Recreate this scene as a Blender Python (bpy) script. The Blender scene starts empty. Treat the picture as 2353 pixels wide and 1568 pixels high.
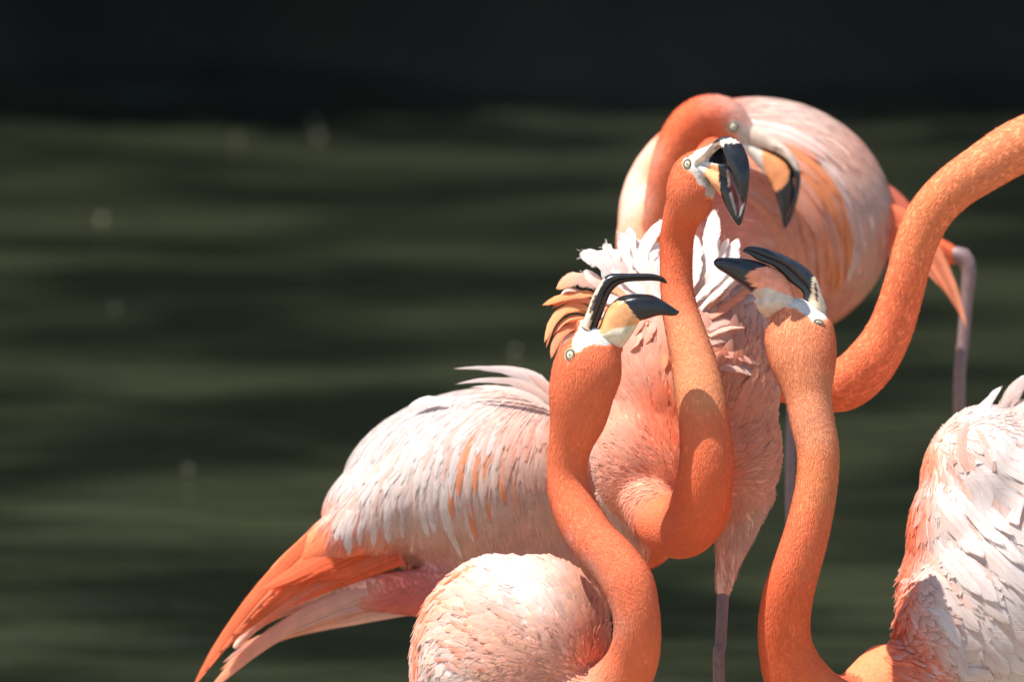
import bpy, math, random
import numpy as np
from mathutils import Vector
from mathutils.bvhtree import BVHTree

random.seed(11)
rng = np.random.default_rng(11)
sc = bpy.context.scene
C = sc.collection

# ------------------------------------------------------------------ camera
CAM = np.array((0.0, -6.0, 1.7))
PITCH = math.radians(7.35)
FWD = np.array((0.0, math.cos(PITCH), -math.sin(PITCH)))
UPV = np.array((0.0, math.sin(PITCH), math.cos(PITCH)))
RGT = np.array((1.0, 0.0, 0.0))
FOCUS = 6.0
FPX = 2353 * FOCUS / 1.0            # photo pixels per unit tangent (frame 1 m wide at 6 m)
PX = 1.0 / 2353                     # one photo pixel at the focus distance, in metres
cam = bpy.data.cameras.new("camera")
cam.sensor_width = 36.0
cam.lens = 36.0 * FOCUS
cam.clip_end = 600
cam.dof.use_dof = True
cam.dof.focus_distance = FOCUS
cam.dof.aperture_fstop = 6.3
cam_ob = bpy.data.objects.new("camera", cam)
C.objects.link(cam_ob)
cam_ob.location = CAM
cam_ob.rotation_euler = (math.radians(90) - PITCH, 0, 0)
sc.camera = cam_ob

# ------------------------------------------------------------------ light
SUN = np.array((-0.37, -0.10, 0.90)); SUN /= np.linalg.norm(SUN)
world = bpy.data.worlds.new("World"); sc.world = world; world.use_nodes = True
wn = world.node_tree.nodes; wl = world.node_tree.links
sky = wn.new("ShaderNodeTexSky"); sky.sky_type = 'NISHITA'; sky.sun_disc = False
sky.sun_elevation = math.asin(SUN[2]); sky.sun_rotation = math.atan2(SUN[0], SUN[1])
wl.new(sky.outputs[0], wn["Background"].inputs[0])
wn["Background"].inputs[1].default_value = 0.11
sl = bpy.data.lights.new("sun", 'SUN'); sl.energy = 5.0; sl.angle = math.radians(0.53); sl.color = (1.0, 0.955, 0.89)
so = bpy.data.objects.new("sun", sl); C.objects.link(so)
so.location = (-8, -6, 16)
so.rotation_euler = Vector(-SUN).to_track_quat('-Z', 'Y').to_euler()
sc.view_settings.view_transform = 'Standard'; sc.view_settings.look = 'None'
sc.view_settings.exposure = 0.95; sc.view_settings.gamma = 1.0
sc.view_settings.use_curve_mapping = False
sc.cycles.use_denoising = True
sc.cycles.max_bounces = 8; sc.cycles.diffuse_bounces = 3; sc.cycles.transparent_max_bounces = 10
sc.cycles.caustics_reflective = False; sc.cycles.caustics_refractive = False
sc.cycles.sample_clamp_indirect = 6.0


# ------------------------------------------------------------------ helpers
def P(a):
    """points given as photo column, photo row and depth (in photo pixels, behind the plane of focus) -> world"""
    a = np.asarray(a, float).reshape(-1, 3)
    s = FOCUS + a[:, 2] * PX
    return (CAM + s[:, None] * (FWD + ((a[:, 0] - 1176.5) / FPX)[:, None] * RGT + ((784 - a[:, 1]) / FPX)[:, None] * UPV))


def unit(v):
    return v / np.maximum(np.linalg.norm(v, axis=-1, keepdims=True), 1e-9)


def np_mesh(name, verts, faces, uv=None, col=None, smooth=True, nrm=None):
    me = bpy.data.meshes.new(name)
    verts = np.asarray(verts, np.float32); faces = np.asarray(faces, np.int32)
    nv, nf, k = len(verts), len(faces), faces.shape[1]
    me.vertices.add(nv); me.vertices.foreach_set("co", verts.ravel())
    me.loops.add(nf * k); me.loops.foreach_set("vertex_index", faces.ravel())
    me.polygons.add(nf)
    me.polygons.foreach_set("loop_start", np.arange(0, nf * k, k, dtype=np.int32))
    me.polygons.foreach_set("loop_total", np.full(nf, k, np.int32))
    me.polygons.foreach_set("use_smooth", np.full(nf, smooth))
    if uv is not None:
        l = me.uv_layers.new(name="UVMap")
        l.data.foreach_set("uv", np.asarray(uv, np.float32)[faces.ravel()].ravel())
    if col is not None:
        a = me.color_attributes.new("Col", 'FLOAT_COLOR', 'POINT')
        c4 = np.ones((nv, 4), np.float32); c4[:, :3] = col
        a.data.foreach_set("color", c4.ravel())
    me.update(calc_edges=True)
    if nrm is not None:
        w = unit(nrm[:, 0:1] * RGT - nrm[:, 1:2] * UPV + nrm[:, 2:3] * FWD)
        me.normals_split_custom_set_from_vertices(w.tolist())
    return me


def link(name, me, mat, parent=None, **props):
    o = bpy.data.objects.new(name, me); C.objects.link(o)
    if mat is not None and not me.materials:
        me.materials.append(mat)
    if parent is not None:
        o.parent = parent
    for k, v in props.items():
        o[k] = v
    return o


def empty(name, loc, **props):
    o = bpy.data.objects.new(name, None); C.objects.link(o)
    o.location = loc; o.empty_display_size = 0.1
    for k, v in props.items():
        o[k] = v
    return o


def catmull(pts, step=None, n=None):
    pts = np.asarray(pts, float)
    p = np.vstack([2 * pts[0] - pts[1], pts, 2 * pts[-1] - pts[-2]])
    out = []
    for i in range(1, len(p) - 2):
        a, b, c, d = p[i - 1], p[i], p[i + 1], p[i + 2]
        m = n or max(2, int(np.linalg.norm((c - b)[:3]) / step) + 1)
        t = np.linspace(0, 1, m, endpoint=False)[:, None]
        out.append(0.5 * ((2 * b) + (-a + c) * t + (2 * a - 5 * b + 4 * c - d) * t ** 2 + (-a + 3 * b - 3 * c + d) * t ** 3))
    out.append(pts[-1:])
    return np.vstack(out)


def tube(pts, n=26, step=9.0, zs=1.0):
    """pts rows x, y, z, r -> closed tube (verts, faces as quads)"""
    q = catmull(pts, step=step)
    c, r = q[:, :3], np.maximum(q[:, 3], 1e-4)
    t = unit(np.gradient(c, axis=0))
    ref = np.array((0.0, 0, 1.0)) if abs(t[0, 2]) < 0.85 else np.array((1.0, 0, 0))
    e1 = np.zeros_like(c); e1[0] = unit(ref - t[0] * (ref @ t[0]))
    for i in range(1, len(c)):
        v = e1[i - 1] - t[i] * (e1[i - 1] @ t[i]); e1[i] = unit(v)
    e2 = np.cross(t, e1)
    ang = np.linspace(0, 2 * math.pi, n, endpoint=False)
    ring = (np.cos(ang)[None, :, None] * e1[:, None] + np.sin(ang)[None, :, None] * e2[:, None]) * r[:, None, None]
    # rounded ends
    cs, rs = [], []
    rings = [c[0] - t[0] * r[0] * 0.75 + ring[0] * 0.35] + [c[0] - t[0] * r[0] * 0.4 + ring[0] * 0.8] + [c[i] + ring[i] for i in range(len(c))] \
        + [c[-1] + t[-1] * r[-1] * 0.4 + ring[-1] * 0.8] + [c[-1] + t[-1] * r[-1] * 0.75 + ring[-1] * 0.35]
    R = np.array(rings)
    if zs != 1.0 or q.shape[1] > 4:
        zc = np.concatenate([[c[0, 2]] * 2, c[:, 2], [c[-1, 2]] * 2])
        k = np.concatenate([[q[0, 4]] * 2, q[:, 4], [q[-1, 4]] * 2])[:, None] if q.shape[1] > 4 else zs
        R[:, :, 2] = zc[:, None] + (R[:, :, 2] - zc[:, None]) * k
    m = len(R)
    V = list(R.reshape(-1, 3)); F = []
    for i in range(m - 1):
        for j in range(n):
            k = (j + 1) % n
            F.append((i * n + j, i * n + k, (i + 1) * n + k, (i + 1) * n + j))
    a = len(V); V.append(R[0].mean(0)); V.append(R[-1].mean(0))
    for j in range(0, n, 2):
        F.append((a, (j + 2) % n, (j + 1) % n, j)); o = (m - 1) * n
        F.append((a + 1, o + j, o + (j + 1) % n, o + (j + 2) % n))
    return np.array(V), np.array(F)


def slim(neck, n, z0=0.8):
    """head narrower from side to side than it is deep, easing into the round neck"""
    return [(*p, z0 + (1 - z0) * min(1.0, i / n)) for i, p in enumerate(neck)]


def ellipsoid(c, rad, rot=(0, 0, 0), nu=36, nv=22):
    from mathutils import Euler
    M = np.array(Euler([math.radians(a) for a in rot]).to_matrix())
    u = np.linspace(0, 2 * math.pi, nu, endpoint=False); v = np.linspace(0.02, math.pi - 0.02, nv)
    g = np.stack([np.sin(v)[:, None] * np.cos(u), np.sin(v)[:, None] * np.sin(u), np.cos(v)[:, None] * np.ones(nu)], -1)
    V = (g.reshape(-1, 3) * np.array(rad)) @ M.T + np.array(c)
    F = []
    for i in range(nv - 1):
        for j in range(nu):
            k = (j + 1) % nu
            F.append((i * nu + j, (i + 1) * nu + j, (i + 1) * nu + k, i * nu + k))
    V = list(V); a = len(V); V.append(np.mean(V[:nu], 0)); V.append(np.mean(V[(nv - 1) * nu:nv * nu], 0)); o = (nv - 1) * nu
    for j in range(0, nu, 2):
        F.append((a, j, (j + 1) % nu, (j + 2) % nu)); F.append((a + 1, o + (j + 2) % nu, o + (j + 1) % nu, o + j))
    return np.array(V), np.array(F)


def merge(parts):
    V, F, o = [], [], 0
    for v, f in parts:
        V.append(v); F.append(f + o); o += len(v)
    return np.vstack(V), np.vstack(F)


def remesh(parts, voxel, smooth=8):
    V, F = merge(parts)
    me = np_mesh("tmp", V, F)
    ob = bpy.data.objects.new("tmp", me); C.objects.link(ob)
    m = ob.modifiers.new("r", 'REMESH'); m.mode = 'VOXEL'; m.voxel_size = voxel
    dg = bpy.context.evaluated_depsgraph_get()
    m2 = bpy.data.meshes.new_from_object(ob.evaluated_get(dg))
    bpy.data.objects.remove(ob); bpy.data.meshes.remove(me)
    n = len(m2.vertices); V = np.empty(n * 3, np.float32); m2.vertices.foreach_get("co", V); V = V.reshape(-1, 3).astype(float)
    lt = np.empty(len(m2.polygons), np.int32); m2.polygons.foreach_get("loop_total", lt)
    lv = np.empty(len(m2.loops), np.int32); m2.loops.foreach_get("vertex_index", lv)
    assert (lt == 4).all()
    F = lv.reshape(-1, 4)
    bpy.data.meshes.remove(m2)
    E = np.vstack([F[:, [0, 1]], F[:, [1, 2]], F[:, [2, 3]], F[:, [3, 0]]])
    deg = np.bincount(E[:, 0], minlength=n) + np.bincount(E[:, 1], minlength=n)
    for _ in range(smooth):
        S = np.zeros_like(V)
        for k in range(3):
            S[:, k] = np.bincount(E[:, 0], V[E[:, 1], k], n) + np.bincount(E[:, 1], V[E[:, 0], k], n)
        V = V * 0.4 + 0.6 * S / deg[:, None]
    a, b, c, d = (V[F[:, i]] for i in range(4))
    fn = np.cross(c - a, d - b)
    N = np.zeros_like(V)
    for i in range(4):
        for k in range(3):
            N[:, k] += np.bincount(F[:, i], fn[:, k], n)
    return V, F, unit(N)


def inside(poly, x, y):
    poly = np.asarray(poly, float); r = np.zeros(len(x), bool); j = len(poly) - 1
    for i in range(len(poly)):
        xi, yi = poly[i]; xj, yj = poly[j]
        cnd = ((yi > y) != (yj > y)) & (x < (xj - xi) * (y - yi) / ((yj - yi) or 1e-9) + xi)
        r ^= cnd; j = i
    return r


def wob(V, f, a, seed=0):
    """cheap smooth 3-D wobble used to make colour borders uneven"""
    g = np.random.default_rng(seed); o = np.zeros(len(V))
    for k in range(5):
        d = unit(g.normal(size=3)); o += np.sin(V @ d * f * (1 + 0.6 * k) + g.uniform(0, 6.28)) / (1 + 0.5 * k)
    return o * a


# ------------------------------------------------------------------ materials
def mat(name):
    m = bpy.data.materials.new(name); m.use_nodes = True
    nt = m.node_tree
    return m, nt.nodes, nt.links, nt.nodes["Principled BSDF"]


def plumage_material(name, transl, barb, rough=0.7, grain=0.16, stripe=34, fray=0.0):
    m, n, l, b = mat(name)
    at = n.new("ShaderNodeAttribute"); at.attribute_name = "Col"
    uv = n.new("ShaderNodeUVMap"); uv.uv_map = "UVMap"
    sep = n.new("ShaderNodeSeparateXYZ"); l.new(uv.outputs[0], sep.inputs[0])
    # barbs leave the shaft at an angle: coordinate = along + |across|*k
    ab = n.new("ShaderNodeMath"); ab.operation = 'ABSOLUTE'; l.new(sep.outputs[0], ab.inputs[0])
    mu = n.new("ShaderNodeMath"); mu.operation = 'MULTIPLY_ADD'; mu.inputs[1].default_value = -0.28
    l.new(ab.outputs[0], mu.inputs[0]); l.new(sep.outputs[1], mu.inputs[2])
    cmb = n.new("ShaderNodeCombineXYZ"); l.new(mu.outputs[0], cmb.inputs[0])
    geo = n.new("ShaderNodeObjectInfo")
    tc = n.new("ShaderNodeNewGeometry")
    sc2 = n.new("ShaderNodeVectorMath"); sc2.operation = 'SCALE'; sc2.inputs[3].default_value = 6.0
    l.new(tc.outputs[0], sc2.inputs[0])
    ad = n.new("ShaderNodeVectorMath"); ad.operation = 'MULTIPLY_ADD'
    l.new(cmb.outputs[0], ad.inputs[0]); ad.inputs[1].default_value = (1, 0, 0); l.new(sc2.outputs[0], ad.inputs[2])
    nz = n.new("ShaderNodeTexNoise"); nz.inputs["Scale"].default_value = stripe; nz.inputs["Detail"].default_value = 3
    mp = n.new("ShaderNodeMapping"); mp.inputs["Scale"].default_value = (1.0, 0.12, 0.12)
    l.new(ad.outputs[0], mp.inputs[0]); l.new(mp.outputs[0], nz.inputs[0])
    n2 = n.new("ShaderNodeTexNoise"); n2.inputs["Scale"].default_value = 55; n2.inputs["Detail"].default_value = 4
    l.new(tc.outputs[0], n2.inputs[0])
    sm = n.new("ShaderNodeMath"); sm.operation = 'ADD'; l.new(nz.outputs[0], sm.inputs[0]); l.new(n2.outputs[0], sm.inputs[1])
    mr = n.new("ShaderNodeMapRange"); mr.inputs[1].default_value = 0.7; mr.inputs[2].default_value = 1.3
    mr.inputs[3].default_value = 1 - grain; mr.inputs[4].default_value = 1 + grain
    l.new(sm.outputs[0], mr.inputs[0])
    sca = n.new("ShaderNodeVectorMath"); sca.operation = 'SCALE'; l.new(at.outputs[0], sca.inputs[0]); l.new(mr.outputs[0], sca.inputs[3])
    # warm shaft line
    ms = n.new("ShaderNodeMapRange"); ms.inputs[1].default_value = 0.03; ms.inputs[2].default_value = 0.12
    ms.inputs[3].default_value = 0.55 * barb; ms.inputs[4].default_value = 0.0; l.new(ab.outputs[0], ms.inputs[0])
    mx = n.new("ShaderNodeMix"); mx.data_type = 'RGBA'; l.new(ms.outputs[0], mx.inputs[0]); l.new(sca.outputs[0], mx.inputs[6])
    mx.inputs[7].default_value = (0.66, 0.30, 0.20, 1)
    l.new(mx.outputs[2], b.inputs["Base Color"])
    b.inputs["Roughness"].default_value = rough
    b.inputs["Specular IOR Level"].default_value = 0.2
    b.inputs["Sheen Weight"].default_value = 0.03; b.inputs["Sheen Roughness"].default_value = 0.45; b.inputs["Sheen Tint"].default_value = (1.0, 0.82, 0.74, 1)
    bp = n.new("ShaderNodeBump"); bp.inputs["Strength"].default_value = 0.35; bp.inputs["Distance"].default_value = 0.0012
    l.new(nz.outputs[0], bp.inputs["Height"]); l.new(bp.outputs[0], b.inputs["Normal"])
    tr = n.new("ShaderNodeBsdfTranslucent"); l.new(mx.outputs[2], tr.inputs[0])
    ms2 = n.new("ShaderNodeMixShader"); ms2.inputs[0].default_value = transl
    l.new(b.outputs[0], ms2.inputs[1]); l.new(tr.outputs[0], ms2.inputs[2])
    if not fray:
        l.new(ms2.outputs[0], n["Material Output"].inputs[0])
        return m
    # barbs part from each other towards the edge and the tip: gaps between them
    def math_(op, a, b_, c_=None):
        q = n.new("ShaderNodeMath"); q.operation = op
        for k, v in enumerate((a, b_, c_)):
            if v is None: continue
            if isinstance(v, (int, float)): q.inputs[k].default_value = v
            else: l.new(v, q.inputs[k])
        return q.outputs[0]
    e1 = math_('SUBTRACT', 1.0, ab.outputs[0])
    e2 = math_('MULTIPLY', math_('SUBTRACT', 1.0, sep.outputs[1]), 5.0)
    e = math_('MINIMUM', e1, e2)
    al = math_('MULTIPLY_ADD', nz.outputs[0], 1.5, math_('MULTIPLY_ADD', e, 1.6, -0.60))
    al = math_('MULTIPLY', al, fray)
    al.node.use_clamp = True
    tp = n.new("ShaderNodeBsdfTransparent")
    ms3 = n.new("ShaderNodeMixShader"); l.new(al, ms3.inputs[0]); l.new(tp.outputs[0], ms3.inputs[1]); l.new(ms2.outputs[0], ms3.inputs[2])
    l.new(ms3.outputs[0], n["Material Output"].inputs[0])
    return m


M_FEATHER = plumage_material("feather", 0.38, 0.45, grain=0.12, fray=1.9)
M_DOWN = plumage_material("down", 0.25, 0.0, 0.8, 0.06)


def body_material():
    m, n, l, b = mat("body_plumage")
    at = n.new("ShaderNodeAttribute"); at.attribute_name = "Col"
    g = n.new("ShaderNodeNewGeometry")
    nz = n.new("ShaderNodeTexNoise"); nz.inputs["Scale"].default_value = 260; nz.inputs["Detail"].default_value = 4
    l.new(g.outputs[0], nz.inputs[0])
    mr = n.new("ShaderNodeMapRange"); mr.inputs[1].default_value = 0.3; mr.inputs[2].default_value = 0.7
    mr.inputs[3].default_value = 0.86; mr.inputs[4].default_value = 1.12; l.new(nz.outputs[0], mr.inputs[0])
    s = n.new("ShaderNodeVectorMath"); s.operation = 'SCALE'; l.new(at.outputs[0], s.inputs[0]); l.new(mr.outputs[0], s.inputs[3])
    l.new(s.outputs[0], b.inputs["Base Color"]); b.inputs["Roughness"].default_value = 0.75
    b.inputs["Specular IOR Level"].default_value = 0.2
    bp = n.new("ShaderNodeBump"); bp.inputs["Strength"].default_value = 0.5; bp.inputs["Distance"].default_value = 0.001
    l.new(nz.outputs[0], bp.inputs["Height"]); l.new(bp.outputs[0], b.inputs["Normal"])
    return m


M_BODY = body_material()


def beak_material():
    m, n, l, b = mat("beak")
    at = n.new("ShaderNodeAttribute"); at.attribute_name = "Col"
    g = n.new("ShaderNodeNewGeometry")
    nz = n.new("ShaderNodeTexNoise"); nz.inputs["Scale"].default_value = 420; nz.inputs["Detail"].default_value = 5; nz.inputs["Roughness"].default_value = 0.7
    l.new(g.outputs[0], nz.inputs[0])
    n2 = n.new("ShaderNodeTexNoise"); n2.inputs["Scale"].default_value = 130; n2.inputs["Detail"].default_value = 6
    l.new(g.outputs[0], n2.inputs[0])
    mr = n.new("ShaderNodeMapRange"); mr.inputs[1].default_value = 0.35; mr.inputs[2].default_value = 0.7
    mr.inputs[3].default_value = 0.85; mr.inputs[4].default_value = 1.18; l.new(n2.outputs[0], mr.inputs[0])
    s = n.new("ShaderNodeVectorMath"); s.operation = 'SCALE'; l.new(at.outputs[0], s.inputs[0]); l.new(mr.outputs[0], s.inputs[3])
    l.new(s.outputs[0], b.inputs["Base Color"])
    rr = n.new("ShaderNodeMapRange"); rr.inputs[1].default_value = 0.3; rr.inputs[2].default_value = 0.75
    rr.inputs[3].default_value = 0.15; rr.inputs[4].default_value = 0.32; l.new(n2.outputs[0], rr.inputs[0])
    l.new(rr.outputs[0], b.inputs["Roughness"])
    bp = n.new("ShaderNodeBump"); bp.inputs["Strength"].default_value = 0.22; bp.inputs["Distance"].default_value = 0.0006
    l.new(nz.outputs[0], bp.inputs["Height"]); l.new(bp.outputs[0], b.inputs["Normal"])
    return m


M_BEAK = beak_material()


def simple(name, col, rough=0.5, noise=None, bump=0.0, spec=0.5):
    m, n, l, b = mat(name)
    b.inputs["Roughness"].default_value = rough; b.inputs["Specular IOR Level"].default_value = spec
    if noise:
        g = n.new("ShaderNodeNewGeometry"); nz = n.new("ShaderNodeTexNoise"); nz.inputs["Scale"].default_value = noise[0]; nz.inputs["Detail"].default_value = 5
        l.new(g.outputs[0], nz.inputs[0])
        mx = n.new("ShaderNodeMix"); mx.data_type = 'RGBA'; l.new(nz.outputs[0], mx.inputs[0])
        mx.inputs[6].default_value = (*col, 1); mx.inputs[7].default_value = (*noise[1], 1)
        l.new(mx.outputs[2], b.inputs["Base Color"])
        if bump:
            bp = n.new("ShaderNodeBump"); bp.inputs["Strength"].default_value = bump; bp.inputs["Distance"].default_value = noise[2]
            l.new(nz.outputs[0], bp.inputs["Height"]); l.new(bp.outputs[0], b.inputs["Normal"])
    else:
        b.inputs["Base Color"].default_value = (*col, 1)
    return m


M_IRIS = simple("iris", (0.55, 0.51, 0.34), 0.12)
M_PUPIL = simple("pupil", (0.004, 0.004, 0.004), 0.1)
M_LID = simple("eyelid_skin", (0.52, 0.47, 0.36), 0.55, (600, (0.36, 0.30, 0.22), 0.0005), 0.4)
M_RIM = simple("eye_rim", (0.10, 0.075, 0.045), 0.4)
M_LEG = simple("leg_skin", (0.25, 0.155, 0.15), 0.5, (180, (0.10, 0.065, 0.065), 0.001), 0.5)
M_MOUTH = simple("mouth_lining", (0.10, 0.022, 0.022), 0.35, (200, (0.03, 0.01, 0.012), 0.001), 0.4)
M_GROUND = simple("muddy_sand", (0.34, 0.27, 0.19), 0.9, (9, (0.22, 0.17, 0.115), 0.02), 0.6)
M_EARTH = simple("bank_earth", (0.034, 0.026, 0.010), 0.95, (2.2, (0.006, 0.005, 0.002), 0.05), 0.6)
M_BARK = simple("bark", (0.10, 0.075, 0.055), 0.9, (14, (0.045, 0.034, 0.026), 0.02), 0.8)
M_STONE = simple("pale_stone", (0.40, 0.38, 0.36), 0.85, (6, (0.26, 0.25, 0.23), 0.02), 0.6)
M_GLINT_LEAF = simple("pale_glint_leaf", (0.60, 0.56, 0.42), 0.6, (60, (0.42, 0.38, 0.24), 0.001), 0.2)


def leaf_material(name, a, b_):
    m, n, l, b = mat(name)
    at = n.new("ShaderNodeAttribute"); at.attribute_name = "Col"
    g = n.new("ShaderNodeNewGeometry"); nz = n.new("ShaderNodeTexNoise"); nz.inputs["Scale"].default_value = 1.6; nz.inputs["Detail"].default_value = 4
    l.new(g.outputs[0], nz.inputs[0])
    mx = n.new("ShaderNodeMix"); mx.data_type = 'RGBA'; l.new(nz.outputs[0], mx.inputs[0])
    mx.inputs[6].default_value = (*a, 1); mx.inputs[7].default_value = (*b_, 1)
    s = n.new("ShaderNodeVectorMath"); s.operation = 'MULTIPLY'; l.new(mx.outputs[2], s.inputs[0]); l.new(at.outputs[0], s.inputs[1])
    l.new(s.outputs[0], b.inputs["Base Color"]); b.inputs["Roughness"].default_value = 0.5
    tr = n.new("ShaderNodeBsdfTranslucent"); l.new(s.outputs[0], tr.inputs[0])
    ms = n.new("ShaderNodeMixShader"); ms.inputs[0].default_value = 0.25
    l.new(b.outputs[0], ms.inputs[1]); l.new(tr.outputs[0], ms.inputs[2]); l.new(ms.outputs[0], n["Material Output"].inputs[0])
    return m


M_LEAF = leaf_material("leaf_olive", (0.085, 0.095, 0.035), (0.045, 0.06, 0.022))
M_LEAF2 = leaf_material("leaf_green", (0.07, 0.14, 0.02), (0.035, 0.085, 0.015))
M_LEAF3 = leaf_material("leaf_tan", (0.13, 0.11, 0.055), (0.07, 0.07, 0.03))


def water_material():
    m, n, l, b = mat("pond_water")
    g = n.new("ShaderNodeNewGeometry")
    mp = n.new("ShaderNodeMapping"); mp.inputs["Scale"].default_value = (0.9, 1.3, 1); l.new(g.outputs[0], mp.inputs[0])
    n1 = n.new("ShaderNodeTexNoise"); n1.inputs["Scale"].default_value = 1.0; n1.inputs["Detail"].default_value = 3; l.new(mp.outputs[0], n1.inputs[0])
    cr = n.new("ShaderNodeValToRGB"); l.new(n1.outputs[0], cr.inputs[0])
    cr.color_ramp.elements[0].position = 0.40; cr.color_ramp.elements[0].color = (0.006, 0.008, 0.005, 1)
    cr.color_ramp.elements[1].position = 0.62; cr.color_ramp.elements[1].color = (0.026, 0.030, 0.016, 1)
    l.new(cr.outputs[0], b.inputs["Base Color"])
    b.inputs["Roughness"].default_value = 0.05; b.inputs["IOR"].default_value = 1.33
    m1 = n.new("ShaderNodeMapping"); m1.inputs["Scale"].default_value = (2.0, 5.0, 1); l.new(g.outputs[0], m1.inputs[0])
    w1 = n.new("ShaderNodeTexNoise"); w1.inputs["Scale"].default_value = 1.2; w1.inputs["Detail"].default_value = 4; l.new(m1.outputs[0], w1.inputs[0])
    m2 = n.new("ShaderNodeMapping"); m2.inputs["Scale"].default_value = (6, 9, 1); l.new(g.outputs[0], m2.inputs[0])
    w2 = n.new("ShaderNodeTexNoise"); w2.inputs["Scale"].default_value = 1.6; w2.inputs["Detail"].default_value = 3; l.new(m2.outputs[0], w2.inputs[0])
    b1 = n.new("ShaderNodeBump"); b1.inputs["Strength"].default_value = 0.5; b1.inputs["Distance"].default_value = 0.075; l.new(w1.outputs[0], b1.inputs["Height"])
    b2 = n.new("ShaderNodeBump"); b2.inputs["Strength"].default_value = 0.6; b2.inputs["Distance"].default_value = 0.012; l.new(w2.outputs[0], b2.inputs["Height"])
    l.new(b1.outputs[0], b2.inputs["Normal"]); l.new(b2.outputs[0], b.inputs["Normal"])
    return m


M_WATER = water_material()

# ------------------------------------------------------------------ setting
WATER_Z = -0.08


def shore(y):
    """ground height along the depth axis: sandy spit, pond bed, far bank"""
    return np.interp(y, [-400, 1.6, 2.6, 5, 12, 14.6, 15.2, 16.5, 20, 60, 400], [0, 0, -0.14, -0.7, -0.7, -0.22, 0.06, 0.7, 2.2, 5.5, 9.0])


ys = np.concatenate([[-300, -80, -30], np.linspace(-12, 24, 90), [30, 45, 80, 300]])
xs = np.concatenate([[-300, -60], np.linspace(-24, 24, 97), [60, 300]])
GX, GY = np.meshgrid(xs, ys)
GZ = shore(GY + 0.35 * np.sin(GX * 0.7 + 0.4) + 0.2 * np.sin(GX * 1.9) + (GY > 8) * 0.45 * np.sin(GX * 2.3 + 1.0)) + 0.015 * np.sin(GX * 5.1 + GY * 2.2) * (np.abs(GY) < 20)
near = (GY < 1.4)
GZ[near] *= 0.25
V = np.stack([GX, GY, GZ], -1).reshape(-1, 3); nx = len(xs)
F = np.array([(i * nx + j, i * nx + j + 1, (i + 1) * nx + j + 1, (i + 1) * nx + j) for i in range(len(ys) - 1) for j in range(nx - 1)])
gme = np_mesh("ground", V, F)
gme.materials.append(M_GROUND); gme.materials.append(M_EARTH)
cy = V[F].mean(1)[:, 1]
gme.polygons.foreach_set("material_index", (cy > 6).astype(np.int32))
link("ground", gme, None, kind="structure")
wme = np_mesh("water", [(-200, 1.2, WATER_Z), (200, 1.2, WATER_Z), (200, 17.5, WATER_Z), (-200, 17.5, WATER_Z)], [(0, 1, 2, 3)])
link("water", wme, M_WATER, kind="structure")


def leaves(center, rad, n, size, seed, clumps=9, low=-1.0):
    g = np.random.default_rng(seed)
    cc = unit(g.normal(size=(clumps, 3))) * g.uniform(0.25, 0.8, (clumps, 1)); cc[:, 2] = np.maximum(cc[:, 2], low)
    k = g.integers(0, clumps, n)
    p = cc[k] + unit(g.normal(size=(n, 3))) * (g.uniform(0, 1, (n, 1)) ** 0.45) * g.uniform(0.28, 0.5, (clumps, 1))[k]
    p = p * np.array(rad) + np.array(center)
    a = unit(g.normal(size=(n, 3))); b = unit(np.cross(a, g.normal(size=(n, 3)))); a[:, 2] *= 0.6
    s = size * g.uniform(0.6, 1.4, (n, 1))
    V = np.stack([p - a * s, p + b * s * 0.45, p + a * s, p - b * s * 0.45], 1).reshape(-1, 3)
    F = np.arange(4 * n).reshape(-1, 4)
    tone = (0.75 + 0.5 * g.random(clumps))[k]
    col = np.repeat(tone[:, None] * (1 + 0.25 * g.normal(size=(n, 1))).clip(0.5, 1.6) * np.ones((1, 3)), 4, 0)
    return V, F, col


def trunk_mesh(h, r, seed, limbs=4, top=0.7):
    g = np.random.default_rng(seed); parts = []
    pts = [(0, 0, -0.3, r * 1.3), (0.03, 0, h * 0.15, r), (g.normal() * .1, g.normal() * .1, h * 0.45, r * 0.8), (g.normal() * .2, g.normal() * .2, h * top, r * 0.4)]
    parts.append(tube(pts, 10, 0.35))
    for i in range(limbs):
        a = g.uniform(0, 6.28); z = h * g.uniform(0.25, 0.5); L = h * g.uniform(0.25, 0.4)
        parts.append(tube([(0, 0, z, r * 0.45), (math.cos(a) * L * 0.5, math.sin(a) * L * 0.5, z + L * 0.35, r * 0.32), (math.cos(a) * L, math.sin(a) * L, z + L * 0.6, r * 0.12)], 8, 0.3))
    return merge(parts)


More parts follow.
